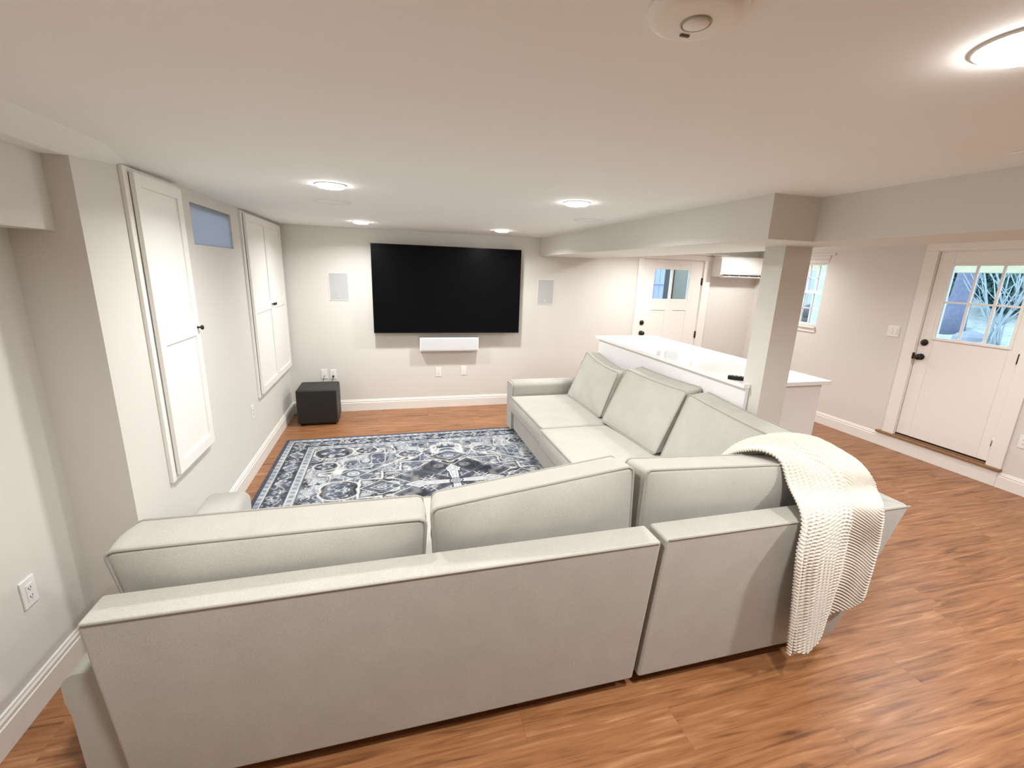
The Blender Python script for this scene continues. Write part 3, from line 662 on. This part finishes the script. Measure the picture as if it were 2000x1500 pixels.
# ================================================================== SOFA
def frame_hexa(p_bot, p_top):
    """8 corners: four at the bottom, four on top (counter-clockwise)"""
    return MB().hexa(list(p_bot) + list(p_top))
ZB = .06
FEET = mat('black_sofa_foot', (0.012, 0.009, 0.008), 0.5)
def foot(parent, x, y):
    z0 = .0125 if (-1.09 < x < 2.11 and y > 2.24) else 0
    MB().lathe([(.022, z0), (.03, ZB + .005)], (x, y, 0), 2, 16).build('foot', FEET, parent)
def arm_profile(c0, c1, ztop):
    """rounded, slightly overhanging arm section between c0 and c1 (2D: across, z)"""
    w = c1 - c0; r = .05; pts = [(c0 + .008, ZB), (c1 - .008, ZB), (c1 - .004, ztop - .16), (c1 + .006, ztop - .10)]
    for k in range(7): a = -math.pi * .05 + (math.pi * .55) * k / 6; pts.append((c1 - r + .006 + r * math.cos(a), ztop - r + r * math.sin(a)))
    for k in range(7): a = math.pi * .5 + (math.pi * .55) * k / 6; pts.append((c0 + r - .006 + r * math.cos(a), ztop - r + r * math.sin(a)))
    pts += [(c0 - .006, ztop - .10), (c0 + .004, ztop - .16)]
    return pts
def seat_cushion(parent, x0, x1, y0, y1, z0, z1, front):
    """boxy seat cushion with a crowned top and piping along its upper edge"""
    nx_, ny_ = 26, 26; vs = []; r = .03
    def rrect(u, w):
        qx, qy = (x0 + x1) / 2 + u * (x1 - x0) / 2, (y0 + y1) / 2 + w * (y1 - y0) / 2
        cx_ = min(max(qx, x0 + r), x1 - r); cy_ = min(max(qy, y0 + r), y1 - r); d = Vector((qx - cx_, qy - cy_))
        if d.length > r: d = d.normalized() * r
        return cx_ + d.x, cy_ + d.y
    mb = MB(); grid = []
    for j in range(ny_ + 1):
        for i in range(nx_ + 1):
            u, w = -1 + 2 * i / nx_, -1 + 2 * j / ny_; X, Y = rrect(u, w)
            crown = .022 * (1 - u ** 4) * (1 - w ** 4); grid.append((X, Y, z1 + crown))
    fs = [(j * (nx_ + 1) + i, j * (nx_ + 1) + i + 1, (j + 1) * (nx_ + 1) + i + 1, (j + 1) * (nx_ + 1) + i) for j in range(ny_) for i in range(nx_)]
    per = [i for i in range(nx_)] + [j * (nx_ + 1) + nx_ for j in range(ny_)] + [ny_ * (nx_ + 1) + i for i in range(nx_, 0, -1)] + [j * (nx_ + 1) for j in range(ny_, 0, -1)]
    cxm, cym = (x0 + x1) / 2, (y0 + y1) / 2
    vs = list(grid); rings = [per]
    for k in range(1, 6):
        t = k / 5; puff = .012 * math.sin(math.pi * t); ids = []
        for q in per:
            X, Y, Z = grid[q]; d = Vector((X - cxm, Y - cym)).normalized(); ids.append(len(vs)); vs.append((X + d.x * puff, Y + d.y * puff, z1 + (z0 - z1) * t))
        rings.append(ids)
    n = len(per)
    for a, b in zip(rings[:-1], rings[1:]):
        for k in range(n): fs.append((a[k], a[(k + 1) % n], b[(k + 1) % n], b[k]))
    fs.append(tuple(rings[-1])); mb.add(vs, fs, True)
    c = mb.build('seat_cushion', SOFA, parent, smooth=True)
    MB().tube([grid[q] for q in per], .0055, 6, closed=True).build('piping', PIPING, c)
    MB().tube([(vs[q][0], vs[q][1], z0 + .006) for q in rings[-1]], .0038, 6, closed=True).build('piping', PIPING, c)
    return c

# --- section along the near side (left arm, two seats), its back towards the viewer
s1 = thing('sofa_section', 'light beige sofa section with its back to the viewer and an arm at left', 'sofa', (.05, 1.9, 0), 'sectional sofa units')
frame_hexa([(-.862, 1.372, ZB), (.975, 1.372, ZB), (.975, 1.52, ZB), (-.862, 1.52, ZB)], [(-.862, 1.292, .79), (.975, 1.292, .79), (.975, 1.418, .79), (-.862, 1.418, .79)]).build('back_frame', SOFA, s1, bevel=.012, seg=3)
MB().tube([(-.862 + .012, 1.2925, .7865), (0, 1.2925, .7865), (.963, 1.2925, .7865)], .004, 6).build('piping', PIPING, s1)
MB().prism(arm_profile(-1.02, -.81, .51), 1, 1.43, 2.62, smooth=True).build('arm', SOFA, s1)
bx(-.80, .975, 1.50, 2.42, ZB, .275).build('base', SOFA, s1, bevel=.01)
seat_cushion(s1, -.79, .09, 1.48, 2.46, .277, .445, 1); seat_cushion(s1, .095, .972, 1.48, 2.46, .277, .445, 1)
for x, y in ((-.78, 1.45), (.90, 1.45), (-.95, 2.40), (.90, 2.36)): foot(s1, x, y)
# --- corner unit
s2 = thing('sofa_section', 'light beige corner unit of the sectional under the knitted throw', 'sofa', (1.6, 1.9, 0), 'sectional sofa units')
frame_hexa([(1.0, 1.372, ZB), (2.10, 1.372, ZB), (2.02, 1.50, ZB), (1.0, 1.50, ZB)], [(1.0, 1.300, .79), (2.278, 1.300, .79), (2.165, 1.425, .79), (1.0, 1.425, .79)]).build('back_frame', SOFA, s2, bevel=.012, seg=3)
frame_hexa([(2.02, 1.50, ZB), (2.10, 1.372, ZB), (2.10, 2.385, ZB), (2.0, 2.385, ZB)], [(2.165, 1.425, .79), (2.278, 1.300, .79), (2.278, 2.385, .79), (2.165, 2.385, .79)]).build('side_frame', SOFA, s2, bevel=.012, seg=3)
MB().tube([(1.012, 1.3005, .7865), (1.6, 1.3005, .7865), (2.277, 1.3005, .7865)], .004, 6).build('piping', PIPING, s2)
bx(1.0, 2.0, 1.50, 2.385, ZB, .275).build('base', SOFA, s2, bevel=.01)
seat_cushion(s2, 1.003, 2.05, 1.5, 2.383, .277, .445, 1)
for x, y in ((1.06, 1.45), (2.0, 1.46), (1.06, 2.33), (1.95, 2.33)): foot(s2, x, y)
# --- section along the right side (two seats, far arm)
s3 = thing('sofa_section', 'light beige two-seat sofa section with an arm at its far end beside the peninsula', 'sofa', (1.75, 3.6, 0), 'sectional sofa units')
frame_hexa([(2.0, 2.40, ZB), (2.10, 2.40, ZB), (2.10, 4.77, ZB), (2.0, 4.77, ZB)], [(2.165, 2.40, .79), (2.278, 2.40, .79), (2.278, 4.77, .79), (2.165, 4.77, .79)]).build('back_frame', SOFA, s3, bevel=.012, seg=3)
MB().prism(arm_profile(4.545, 4.765, .59), 0, 1.285, 2.10, smooth=True).build('arm', SOFA, s3)
MB().prism([(4.552 + (v[0] - 4.545) * .96, v[1] - .008) for v in arm_profile(4.545, 4.765, .59)], 0, 1.268, 1.285).build('arm_front', SOFA, s3, bevel=.006)
bx(1.295, 2.0, 2.40, 4.545, ZB, .272).build('base', SOFA, s3, bevel=.01)
seat_cushion(s3, 1.255, 2.08, 3.487, 4.535, .275, .445, 0); seat_cushion(s3, 1.235, 2.08, 2.403, 3.482, .275, .445, 0)
for x, y in ((1.34, 2.47), (1.34, 4.70), (2.03, 2.47), (2.03, 4.70)): foot(s3, x, y)

# --- loose back cushions: four corners of the face, thickness vector
def back_cushion(label, BL, BR, TR, TL, thick, bulge=.045, seed=0, wrinkle=.004, sag=0.0, corner=.028, group='loose back cushions of the sectional'):
    BL, BR, TR, TL, T = map(Vector, (BL, BR, TR, TL, thick))
    q = np.random.default_rng(seed); ph = q.uniform(0, 6.28, 12); fr_ = q.uniform(2, 6, 12)
    w = ((BR - BL).length + (TR - TL).length) / 2; h = ((TL - BL).length + (TR - BR).length) / 2
    nu, nv_ = 40, 26; c = corner
    def uv(u, v):      # square -> rounded rectangle, concentric
        m_ = max(abs(u), abs(v))
        if m_ < 1e-6: return 0, 0
        px, py = u / m_ * w / 2, v / m_ * h / 2
        ax_, ay_ = max(-w / 2 + c, min(w / 2 - c, px)), max(-h / 2 + c, min(h / 2 - c, py)); d = Vector((px - ax_, py - ay_))
        if d.length > c: d = d.normalized() * c
        return (ax_ + d.x) * m_ / (w / 2), (ay_ + d.y) * m_ / (h / 2)
    N_ = -T.normalized()
    def P(u, v, t):    # u,v in -1..1 on the face, t 0 face .. 1 rear face
        a, b = (u + 1) / 2, (v + 1) / 2
        p_ = (BL * (1 - a) + BR * a) * (1 - b) + (TL * (1 - a) + TR * a) * b
        p_ = p_ + T * t
        if sag: p_ = p_ - Vector((0, 0, sag * (1 - u * u) * b))
        return p_
    def wr(u, v, s): return sum(math.sin(fr_[k] * u * 1.7 + fr_[k + 6] * v + ph[k] + s) for k in range(6)) / 6
    vs = []; fs = []; ring = {}
    for side in (0, 1):
        base = len(vs)
        for j in range(nv_ + 1):
            for i in range(nu + 1):
                uu, vv = uv(-1 + 2 * i / nu, -1 + 2 * j / nv_)
                bl = bulge * (1 - abs(uu) ** 4) * (1 - abs(vv) ** 3) + wrinkle * wr(uu, vv, side * 2) * (1 - max(abs(uu), abs(vv)) ** 6)
                vs.append(P(uu, vv, side) + N_ * (bl if side == 0 else -bl))
        for j in range(nv_):
            for i in range(nu): fs.append(tuple(base + k for k in (j * (nu + 1) + i, j * (nu + 1) + i + 1, (j + 1) * (nu + 1) + i + 1, (j + 1) * (nu + 1) + i)))
        ring[side] = [base + k for k in [i for i in range(nu)] + [j * (nu + 1) + nu for j in range(nv_)] + [nv_ * (nu + 1) + i for i in range(nu, 0, -1)] + [j * (nu + 1) for j in range(nv_, 0, -1)]]
    n = len(ring[0]); prev = ring[0]; cen = (BL + BR + TR + TL) / 4
    for k in range(1, 8):
        t = k / 8; ids = []
        for e in range(n):
            a, b = vs[ring[0][e]], vs[ring[1][e]]; p_ = a.lerp(b, t); d = (a - cen); d = d - N_ * d.dot(N_); d.normalize()
            pf = .007 * math.sin(math.pi * t) + .0045 * math.sin(e * 1.1 + t * 2 + ph[0]) * math.sin(math.pi * t) * (math.sin(e * .21 + ph[1]) ** 2)
            ids.append(len(vs)); vs.append(p_ + d * pf)
        for e in range(n): fs.append((prev[e], prev[(e + 1) % n], ids[(e + 1) % n], ids[e]))
        prev = ids
    for e in range(n): fs.append((prev[e], prev[(e + 1) % n], ring[1][(e + 1) % n], ring[1][e]))
    base_pt = (BL + BR) / 2 + T * .5
    o = thing('back_cushion', label, 'cushion', base_pt, group)
    MB().add(vs, fs, True).build('cushion_body', SOFA, o, smooth=True)
    for s in (0, 1): MB().tube([vs[k] for k in ring[s]], .0058, 6, closed=True).build('piping', PIPING, o)
    return o
# near row, seen from behind (visible face = rear face, at smaller Y)
back_cushion('long beige back cushion at the left end of the near row', (.085, 1.735, .47), (-.845, 1.735, .47), (-.868, 1.655, .895), (.105, 1.655, .888), (0, -.185, .005), .05, 1, .006)
back_cushion('beige back cushion in the middle of the near row with its right corner raised', (1.02, 1.745, .47), (.16, 1.735, .47), (.142, 1.675, .885), (.972, 1.70, .972), (-.018, -.19, .035), .055, 2, .005)
back_cushion('beige back cushion of the corner unit half under the knitted throw', (2.06, 1.745, .47), (1.05, 1.745, .47), (1.025, 1.69, .955), (1.80, 1.67, .925), (-.012, -.185, .03), .05, 3, .005)
# right row, seen from the front
back_cushion('slumped beige back cushion against the far arm of the sofa', (1.875, 4.43, .47), (1.865, 3.61, .47), (2.06, 3.69, .885), (2.125, 4.545, .925), (.15, .02, -.01), .045, 4, .020, .03)
back_cushion('plump beige back cushion in the middle of the right row', (1.85, 3.535, .47), (1.885, 2.72, .47), (2.155, 2.80, .93), (2.105, 3.615, .93), (.15, .02, .02), .055, 5, .006, .012)
back_cushion('beige back cushion of the right row beside the knitted throw', (1.89, 2.66, .47), (1.92, 1.93, .47), (2.10, 1.90, .90), (2.145, 2.755, .925), (.155, 0, .015), .045, 6, .006, .01)

# ================================================================== THROW
CP = [
 [(1.60,1.86,0.66), (1.69,1.88,0.70), (1.785,1.90,0.74), (1.89,1.91,0.77), (2.01,1.91,0.80), (2.13,1.89,0.83), (2.21,1.84,0.84)],
 [(1.638,1.789,0.860), (1.704,1.812,0.900), (1.784,1.824,0.930), (1.884,1.829,0.950), (2.003,1.825,0.960), (2.120,1.804,0.960), (2.195,1.758,0.950)],
 [(1.652,1.612,0.985), (1.773,1.627,0.978), (1.901,1.629,0.960), (2.020,1.621,0.965), (2.101,1.591,0.960), (2.155,1.553,0.950), (2.149,1.489,0.940)],
 [(1.682,1.497,0.985), (1.771,1.485,0.972), (1.838,1.456,0.950), (1.919,1.435,0.945), (2.011,1.433,0.935), (2.095,1.427,0.920), (2.151,1.420,0.900)],
 [(1.680,1.425,0.895), (1.736,1.402,0.890), (1.805,1.374,0.885), (1.883,1.353,0.880), (1.984,1.367,0.865), (2.096,1.384,0.850), (2.183,1.396,0.835)],
 [(1.622,1.288,0.820), (1.685,1.282,0.818), (1.762,1.272,0.818), (1.841,1.268,0.818), (1.923,1.270,0.815), (1.998,1.267,0.813), (2.065,1.266,0.812)],
 [(1.577,1.245,0.685), (1.664,1.250,0.668), (1.741,1.245,0.665), (1.841,1.255,0.651), (1.953,1.275,0.629), (2.036,1.275,0.622), (2.105,1.265,0.632)],
 [(1.599,1.245,0.508), (1.681,1.250,0.485), (1.752,1.245,0.481), (1.847,1.255,0.470), (1.965,1.275,0.453), (2.045,1.275,0.461), (2.109,1.265,0.479)],
 [(1.650,1.250,0.176), (1.707,1.240,0.156), (1.788,1.250,0.139), (1.849,1.260,0.178), (1.936,1.285,0.259), (2.036,1.280,0.278), (2.124,1.275,0.330)],
]
def make_throw():
    C = np.array(CP); nr, nc = C.shape[:2]; NV, NU = 640, 230
    def cr(A, t):                                            # Catmull-Rom along axis 0
        n = A.shape[0]; i = np.clip(np.floor(t).astype(int), 0, n - 2); f = (t - i)
        g = lambda k: A[np.clip(k, 0, n - 1)]
        p0, p1, p2, p3 = g(i - 1), g(i), g(i + 1), g(i + 2); f = f.reshape(-1, *([1] * (A.ndim - 1)))
        return .5 * (2 * p1 + (p2 - p0) * f + (2 * p0 - 5 * p1 + 4 * p2 - p3) * f ** 2 + (3 * p1 - p0 - 3 * p2 + p3) * f ** 3)
    A = cr(C, np.linspace(0, nr - 1, NV)); S = cr(np.swapaxes(A, 0, 1), np.linspace(0, nc - 1, NU)); S = np.swapaxes(S, 0, 1)   # NV x NU x 3
    v = np.linspace(0, 1, NV)[:, None]; u = np.linspace(0, 1, NU)[None, :]
    # arc lengths, for an even knit
    sv = np.concatenate([np.zeros((1, NU)), np.cumsum(np.linalg.norm(np.diff(S, axis=0), axis=2), 0)], 0)
    su = np.concatenate([np.zeros((NV, 1)), np.cumsum(np.linalg.norm(np.diff(S, axis=1), axis=2), 1)], 1)
    du = np.gradient(S, axis=1); dv = np.gradient(S, axis=0); Nn = np.cross(du, dv); Nn /= np.linalg.norm(Nn, axis=2, keepdims=True) + 1e-9
    if Nn[NV * 3 // 4, NU // 2, 1] > 0: Nn = -Nn
    hang = np.clip((v - .45) * 3, 0, 1)
    folds = .010 * np.sin(u * 21 + 1.2 * v) * (.5 + .5 * np.sin(u * 5 + 2)) * (.25 + .75 * hang)
    folds = folds - .016 * np.exp(-((u - .095 - .02 * v) / .018) ** 2) * hang      # crease by the left edge
    folds = folds + .016 * np.exp(-((u - .035) / .03) ** 2) * hang
    folds = folds - .020 * (1 / (1 + np.exp(-(u - (.62 - .05 * v)) / .012))) * hang            # right layer lies behind
    folds = folds + .022 * np.exp(-((u - (.38 + .9 * (v - .25))) / .05) ** 2) * np.exp(-((v - .36) / .13) ** 2) \
                  - .018 * np.exp(-((u - (.46 + .9 * (v - .25))) / .035) ** 2) * np.exp(-((v - .36) / .13) ** 2)
    garter = np.sin(sv * 2 * math.pi / .0150)
    colp = .026; tri = np.abs(((su / colp) % 1.0) - .5) * 2
    vknit = np.sin(sv * 2 * math.pi / .0160 + tri * 2.6) * (.55 + .45 * np.cos(2 * math.pi * su / colp))
    wmix = 1 / (1 + np.exp(-(u - .60 + .03 * np.sin(v * 5)) / .012))
    edge = 1 - np.exp(-np.minimum(u, 1 - u) / .012)
    knit = (vknit * (1 - wmix) + garter * wmix) * .0062
    S2 = S + Nn * (folds + knit)[..., None]
    # scalloped edges
    S2[:, -1] += du[:, -1] / np.linalg.norm(du[:, -1], axis=1, keepdims=True) * (np.sin(sv[:, -1] * 2 * math.pi / .0135) * .003)[:, None]
    S2[-1, :, 2] += .006 * np.sin(su[-1] * 2 * math.pi / .03)
    # never inside the sofa frame, never below the floor
    zf = np.clip((.79 - S2[..., 2]) / .735, 0, 1); yfront = 1.292 + .08 * zf - .008
    low = (S2[..., 2] < .785) & (v > .5); S2[..., 1] = np.where(low, np.minimum(S2[..., 1], yfront), S2[..., 1])
    S2[..., 2] = np.maximum(S2[..., 2], .05)
    idx = np.arange(NV * NU).reshape(NV, NU); Q = np.stack([idx[:-1, :-1], idx[:-1, 1:], idx[1:, 1:], idx[1:, :-1]], -1).reshape(-1, 4)
    o = MB().add(S2.reshape(-1, 3).tolist(), Q.tolist(), True).build('knitted_throw', KNIT, smooth=True, solidify=.006)
    tag(o, 'cream chunky-knit throw blanket draped over the sofa corner', 'blanket')
make_throw()

# ================================================================== OUTDOORS
GROUND = mat('leaf_litter', (0.40, 0.45, 0.43), 0.95, var=0.55, vscale=9)
BARK = mat('grey_bark', (0.20, 0.21, 0.30), 0.95, bump=1.0, bscale=18, var=0.3, vscale=14)
TWIG = mat('pale_twig', (0.40, 0.46, 0.50), 0.9)
LEAF = mat('evergreen_leaf', (0.06, 0.14, 0.12), 0.8, var=0.5, vscale=12)
LEAF2 = mat('blue_green_leaf', (0.12, 0.22, 0.21), 0.8, var=0.4, vscale=12)
BEAM = mat('weathered_timber', (0.55, 0.52, 0.36), 0.8, var=0.2, vscale=12)
POSTW = mat('painted_post', (0.62, 0.68, 0.66), 0.6)
FENCE = mat('blue_grey_boards', (0.42, 0.46, 0.66), 0.8, var=0.15, vscale=6)
STUCCO = mat('grey_stucco', (0.30, 0.29, 0.25), 0.9, bump=0.4, bscale=120, var=0.1, vscale=20)
ROCK = mat('pale_rock', (0.3, 0.33, 0.40), 0.9, var=0.2, vscale=5)
COVER = mat('charcoal_enamel', (0.055, 0.065, 0.075), 0.45)
# hillside ground
gx = np.linspace(5.5, 30, 60); gy = np.linspace(-8, 26, 70); GXX, GYY = np.meshgrid(gx, gy)
q = np.random.default_rng(3); gz = np.where(GXX < 6.3, -.05, -.05 + .2 * (GXX - 6.3)); gz = np.minimum(gz, 2.2) + q.normal(0, .025, gz.shape) * (GXX > 6.3)
idx = np.arange(gx.size * gy.size).reshape(gy.size, gx.size); Q = np.stack([idx[:-1, :-1], idx[:-1, 1:], idx[1:, 1:], idx[1:, :-1]], -1).reshape(-1, 4)
struct(MB().add(np.stack([GXX, GYY, gz], -1).reshape(-1, 3).tolist(), Q.tolist(), True).build('ground', GROUND, smooth=True), 'pale leaf-strewn sloping ground outside', 'ground')
def gheight(x): return -.05 + max(0, .2 * (x - 6.3))
# tree trunk
tr = thing('tree', 'thick grey tree trunk outside the exterior door', 'tree', (11, 6.38, gheight(11)))
pth = [(11 + .03 * math.sin(k * .8), 6.42 + .02 * math.cos(k * .7) - .01 * k, gheight(11) - .1 + .45 * k) for k in range(11)]
MB().tube(pth, [.24, .185, .17, .165, .16, .16, .155, .15, .15, .145, .14], 18).build('trunk', BARK, tr)
for k, (dy, dx, z) in enumerate(((.9, -.3, 3.0), (-1.0, .2, 3.6), (.6, .5, 4.2))):
    MB().tube([(11, 6.3, z), (11 + dx * .5, 6.3 + dy * .5, z + .5), (11 + dx, 6.3 + dy, z + 1.2)], [.08, .06, .03], 8).build('branch', BARK, tr)
# bare shrub
def shrub(x, y, label, n, seed, h, mat_=TWIG):
    rr = random.Random(seed); z0 = gheight(x); t = thing('bare_shrub', label, 'shrub', (x, y, z0), 'leafless shrubs outside')
    for k in range(n):
        a = rr.uniform(0, 6.28); sp = rr.uniform(.15, .75) * h * .55; L_ = h * rr.uniform(.7, 1.05)
        P = [Vector((x + .1 * math.cos(a), y + .1 * math.sin(a), z0 - .05))]
        for i in range(1, 6):
            f = i / 5; P.append(Vector((x + math.cos(a) * sp * f ** 1.2 + rr.uniform(-.05, .05), y + math.sin(a) * sp * f ** 1.2 + rr.uniform(-.05, .05), z0 + L_ * f)))
        mb = MB(); mb.tube(P, [.016, .014, .012, .010, .007, .003], 6)
        for b in range(5):
            i = rr.randint(1, 4); q0 = P[i]; a2 = a + rr.uniform(-1.4, 1.4); l2 = h * rr.uniform(.2, .42)
            q1 = q0 + Vector((math.cos(a2) * l2 * .45, math.sin(a2) * l2 * .45, l2 * .5)); q2 = q1 + Vector((math.cos(a2) * l2 * .3, math.sin(a2) * l2 * .3, l2 * .5))
            mb.tube([q0, q1, q2], [.009, .007, .004], 5)
        mb.build('stem', mat_, t)
shrub(10.3, 5.35, 'pale leafless shrub with fanning stems outside the exterior door', 11, 5, 2.0)
shrub(11.0, 4.6, 'small pale leafless shrub right of the fanning one outside', 7, 9, 1.7)
# evergreen masses
def leafy(x, y, rx, rz, label, seed, mt):
    rr = np.random.default_rng(seed); z0 = gheight(x); t = thing('evergreen_bush', label, 'bush', (x, y, z0), 'evergreen bushes on the slope')
    n = 4200; d = rr.normal(size=(n, 3)); d /= np.linalg.norm(d, axis=1, keepdims=True); rad = rr.uniform(.55, 1.0, n) ** .5
    c = np.stack([x + d[:, 0] * rx * rad, y + d[:, 1] * rx * rad, z0 + rz * .95 + d[:, 2] * rz * rad], -1)
    vs = []; fs = []
    for i in range(n):
        a = rr.normal(size=3); a /= np.linalg.norm(a); b = np.cross(a, d[i]); b /= np.linalg.norm(b) + 1e-9; l_, w_ = rr.uniform(.07, .14), rr.uniform(.025, .05)
        k = len(vs); vs += [c[i] - a * l_, c[i] + b * w_, c[i] + a * l_, c[i] - b * w_]; fs.append((k, k + 1, k + 2, k + 3))
    MB().add(vs, fs).build('foliage', mt, t)['kind'] = 'stuff'
    MB().tube([(x, y, z0 - .1), (x, y, z0 + rz)], [.08, .05], 8).build('stem', BARK, t)
leafy(12.9, 6.35, .95, .95, 'dark evergreen bush straight behind the pale shrubs', 1, LEAF)
leafy(14.4, 8.4, 1.15, 1.1, 'blue-green evergreen bush behind the tree trunk', 2, LEAF2)
leafy(16.6, 8.2, 1.7, 1.6, 'tall dark evergreen higher up the slope', 3, LEAF)
leafy(18.6, 11.4, 2.0, 1.8, 'tall blue-green evergreen at the top of the slope', 4, LEAF2)
rk = MB(); rk.lathe([(.26, -.05), (.25, .05), (.19, .11), (.08, .15), (.01, .16)], (10.6, 5.85, gheight(10.6)), 2, 9); tag(rk.build('boulder', ROCK, smooth=False), 'pale boulder at the foot of the tree trunk', 'rock')
# porch
tag(bx(7.35, 7.5, .5, 10.5, 1.952, 2.10).build('porch_beam', BEAM, bevel=.006), 'weathered timber porch beam outside the windows', 'beam')
tag(bx(7.36, 7.49, 4.50, 4.63, -.05, 1.952).build('porch_post', POSTW, bevel=.006), 'pale porch post at the left edge of the door panes', 'post', 'porch posts')
tag(bx(7.33, 7.52, 6.22, 6.47, -.05, 1.952).build('porch_post', POSTW, bevel=.006), 'wide pale porch post seen through the window behind the column', 'post', 'porch posts')
fe = thing('board_fence', 'blue-grey vertical board fence seen through the window', 'fence', (10, 9.5, gheight(10)))
for k in range(16): bx(10, 10.03, 7.9 + .21 * k, 8.10 + .21 * k, gheight(10) - .1, 2.75).build('board', FENCE, fe)
bx(10.03, 10.08, 7.9, 11.26, 1.2, 1.3).build('rail', FENCE, fe); bx(10.03, 10.08, 7.9, 11.26, 2.3, 2.4).build('rail', FENCE, fe)
gr = thing('kettle_grill', 'charcoal kettle grill on the porch seen through the window', 'grill', (7.9, 6.78, 0))
gz0 = gheight(7.9)
MB().lathe([(.02, .58), (.16, .62), (.27, .74), (.30, .86)], (7.9, 6.78, gz0), 2, 28).build('bowl', COVER, gr)
MB().lathe([(.31, .86), (.29, .97), (.22, 1.06), (.10, 1.115), (.01, 1.12)], (7.9, 6.78, gz0), 2, 28).build('lid', COVER, gr)
MB().tube([(7.9, 6.70, gz0 + 1.10), (7.9, 6.70, gz0 + 1.15), (7.9, 6.86, gz0 + 1.15), (7.9, 6.86, gz0 + 1.10)], .012, 8).build('lid_handle', METAL, gr)
for a in (.4, 2.5, 4.6): MB().tube([(7.9 + .2 * math.cos(a), 6.78 + .2 * math.sin(a), gz0 + .68), (7.9 + .33 * math.cos(a), 6.78 + .33 * math.sin(a), gz0)], .013, 8).build('leg', METAL, gr)
# behind the back door
struct(bx(-2, 12, 5.9, 14, -.12, -.06).build('patio', STUCCO), 'grey paving outside the back door', 'paving')
sh = thing('neighbour_wall', 'grey stucco wall corner seen through the right pane of the back door', 'wall', (5.2, 6.8, 0))
bx(4.66, 5.34, 6.8, 6.95, -.06, 2.6).build('wall_panel', STUCCO, sh); bx(4.60, 4.66, 6.76, 6.95, -.06, 2.6).build('corner_post', BLACKM, sh)
gd = thing('blue_shed', 'lavender-blue boarded shed seen through the left pane of the back door', 'shed', (6.0, 9.2, 0))
for k in range(9): bx(5.35 + .125 * k, 5.465 + .125 * k, 9.2, 9.24, -.06, 2.8).build('board', FENCE, gd)
bx(5.3, 6.5, 9.17, 9.2, 1.60, 1.635).build('rail', FENCE, gd)
bx(6.22, 6.34, 9.1, 9.17, -.06, 2.7).build('corner_trim', POSTW, gd)
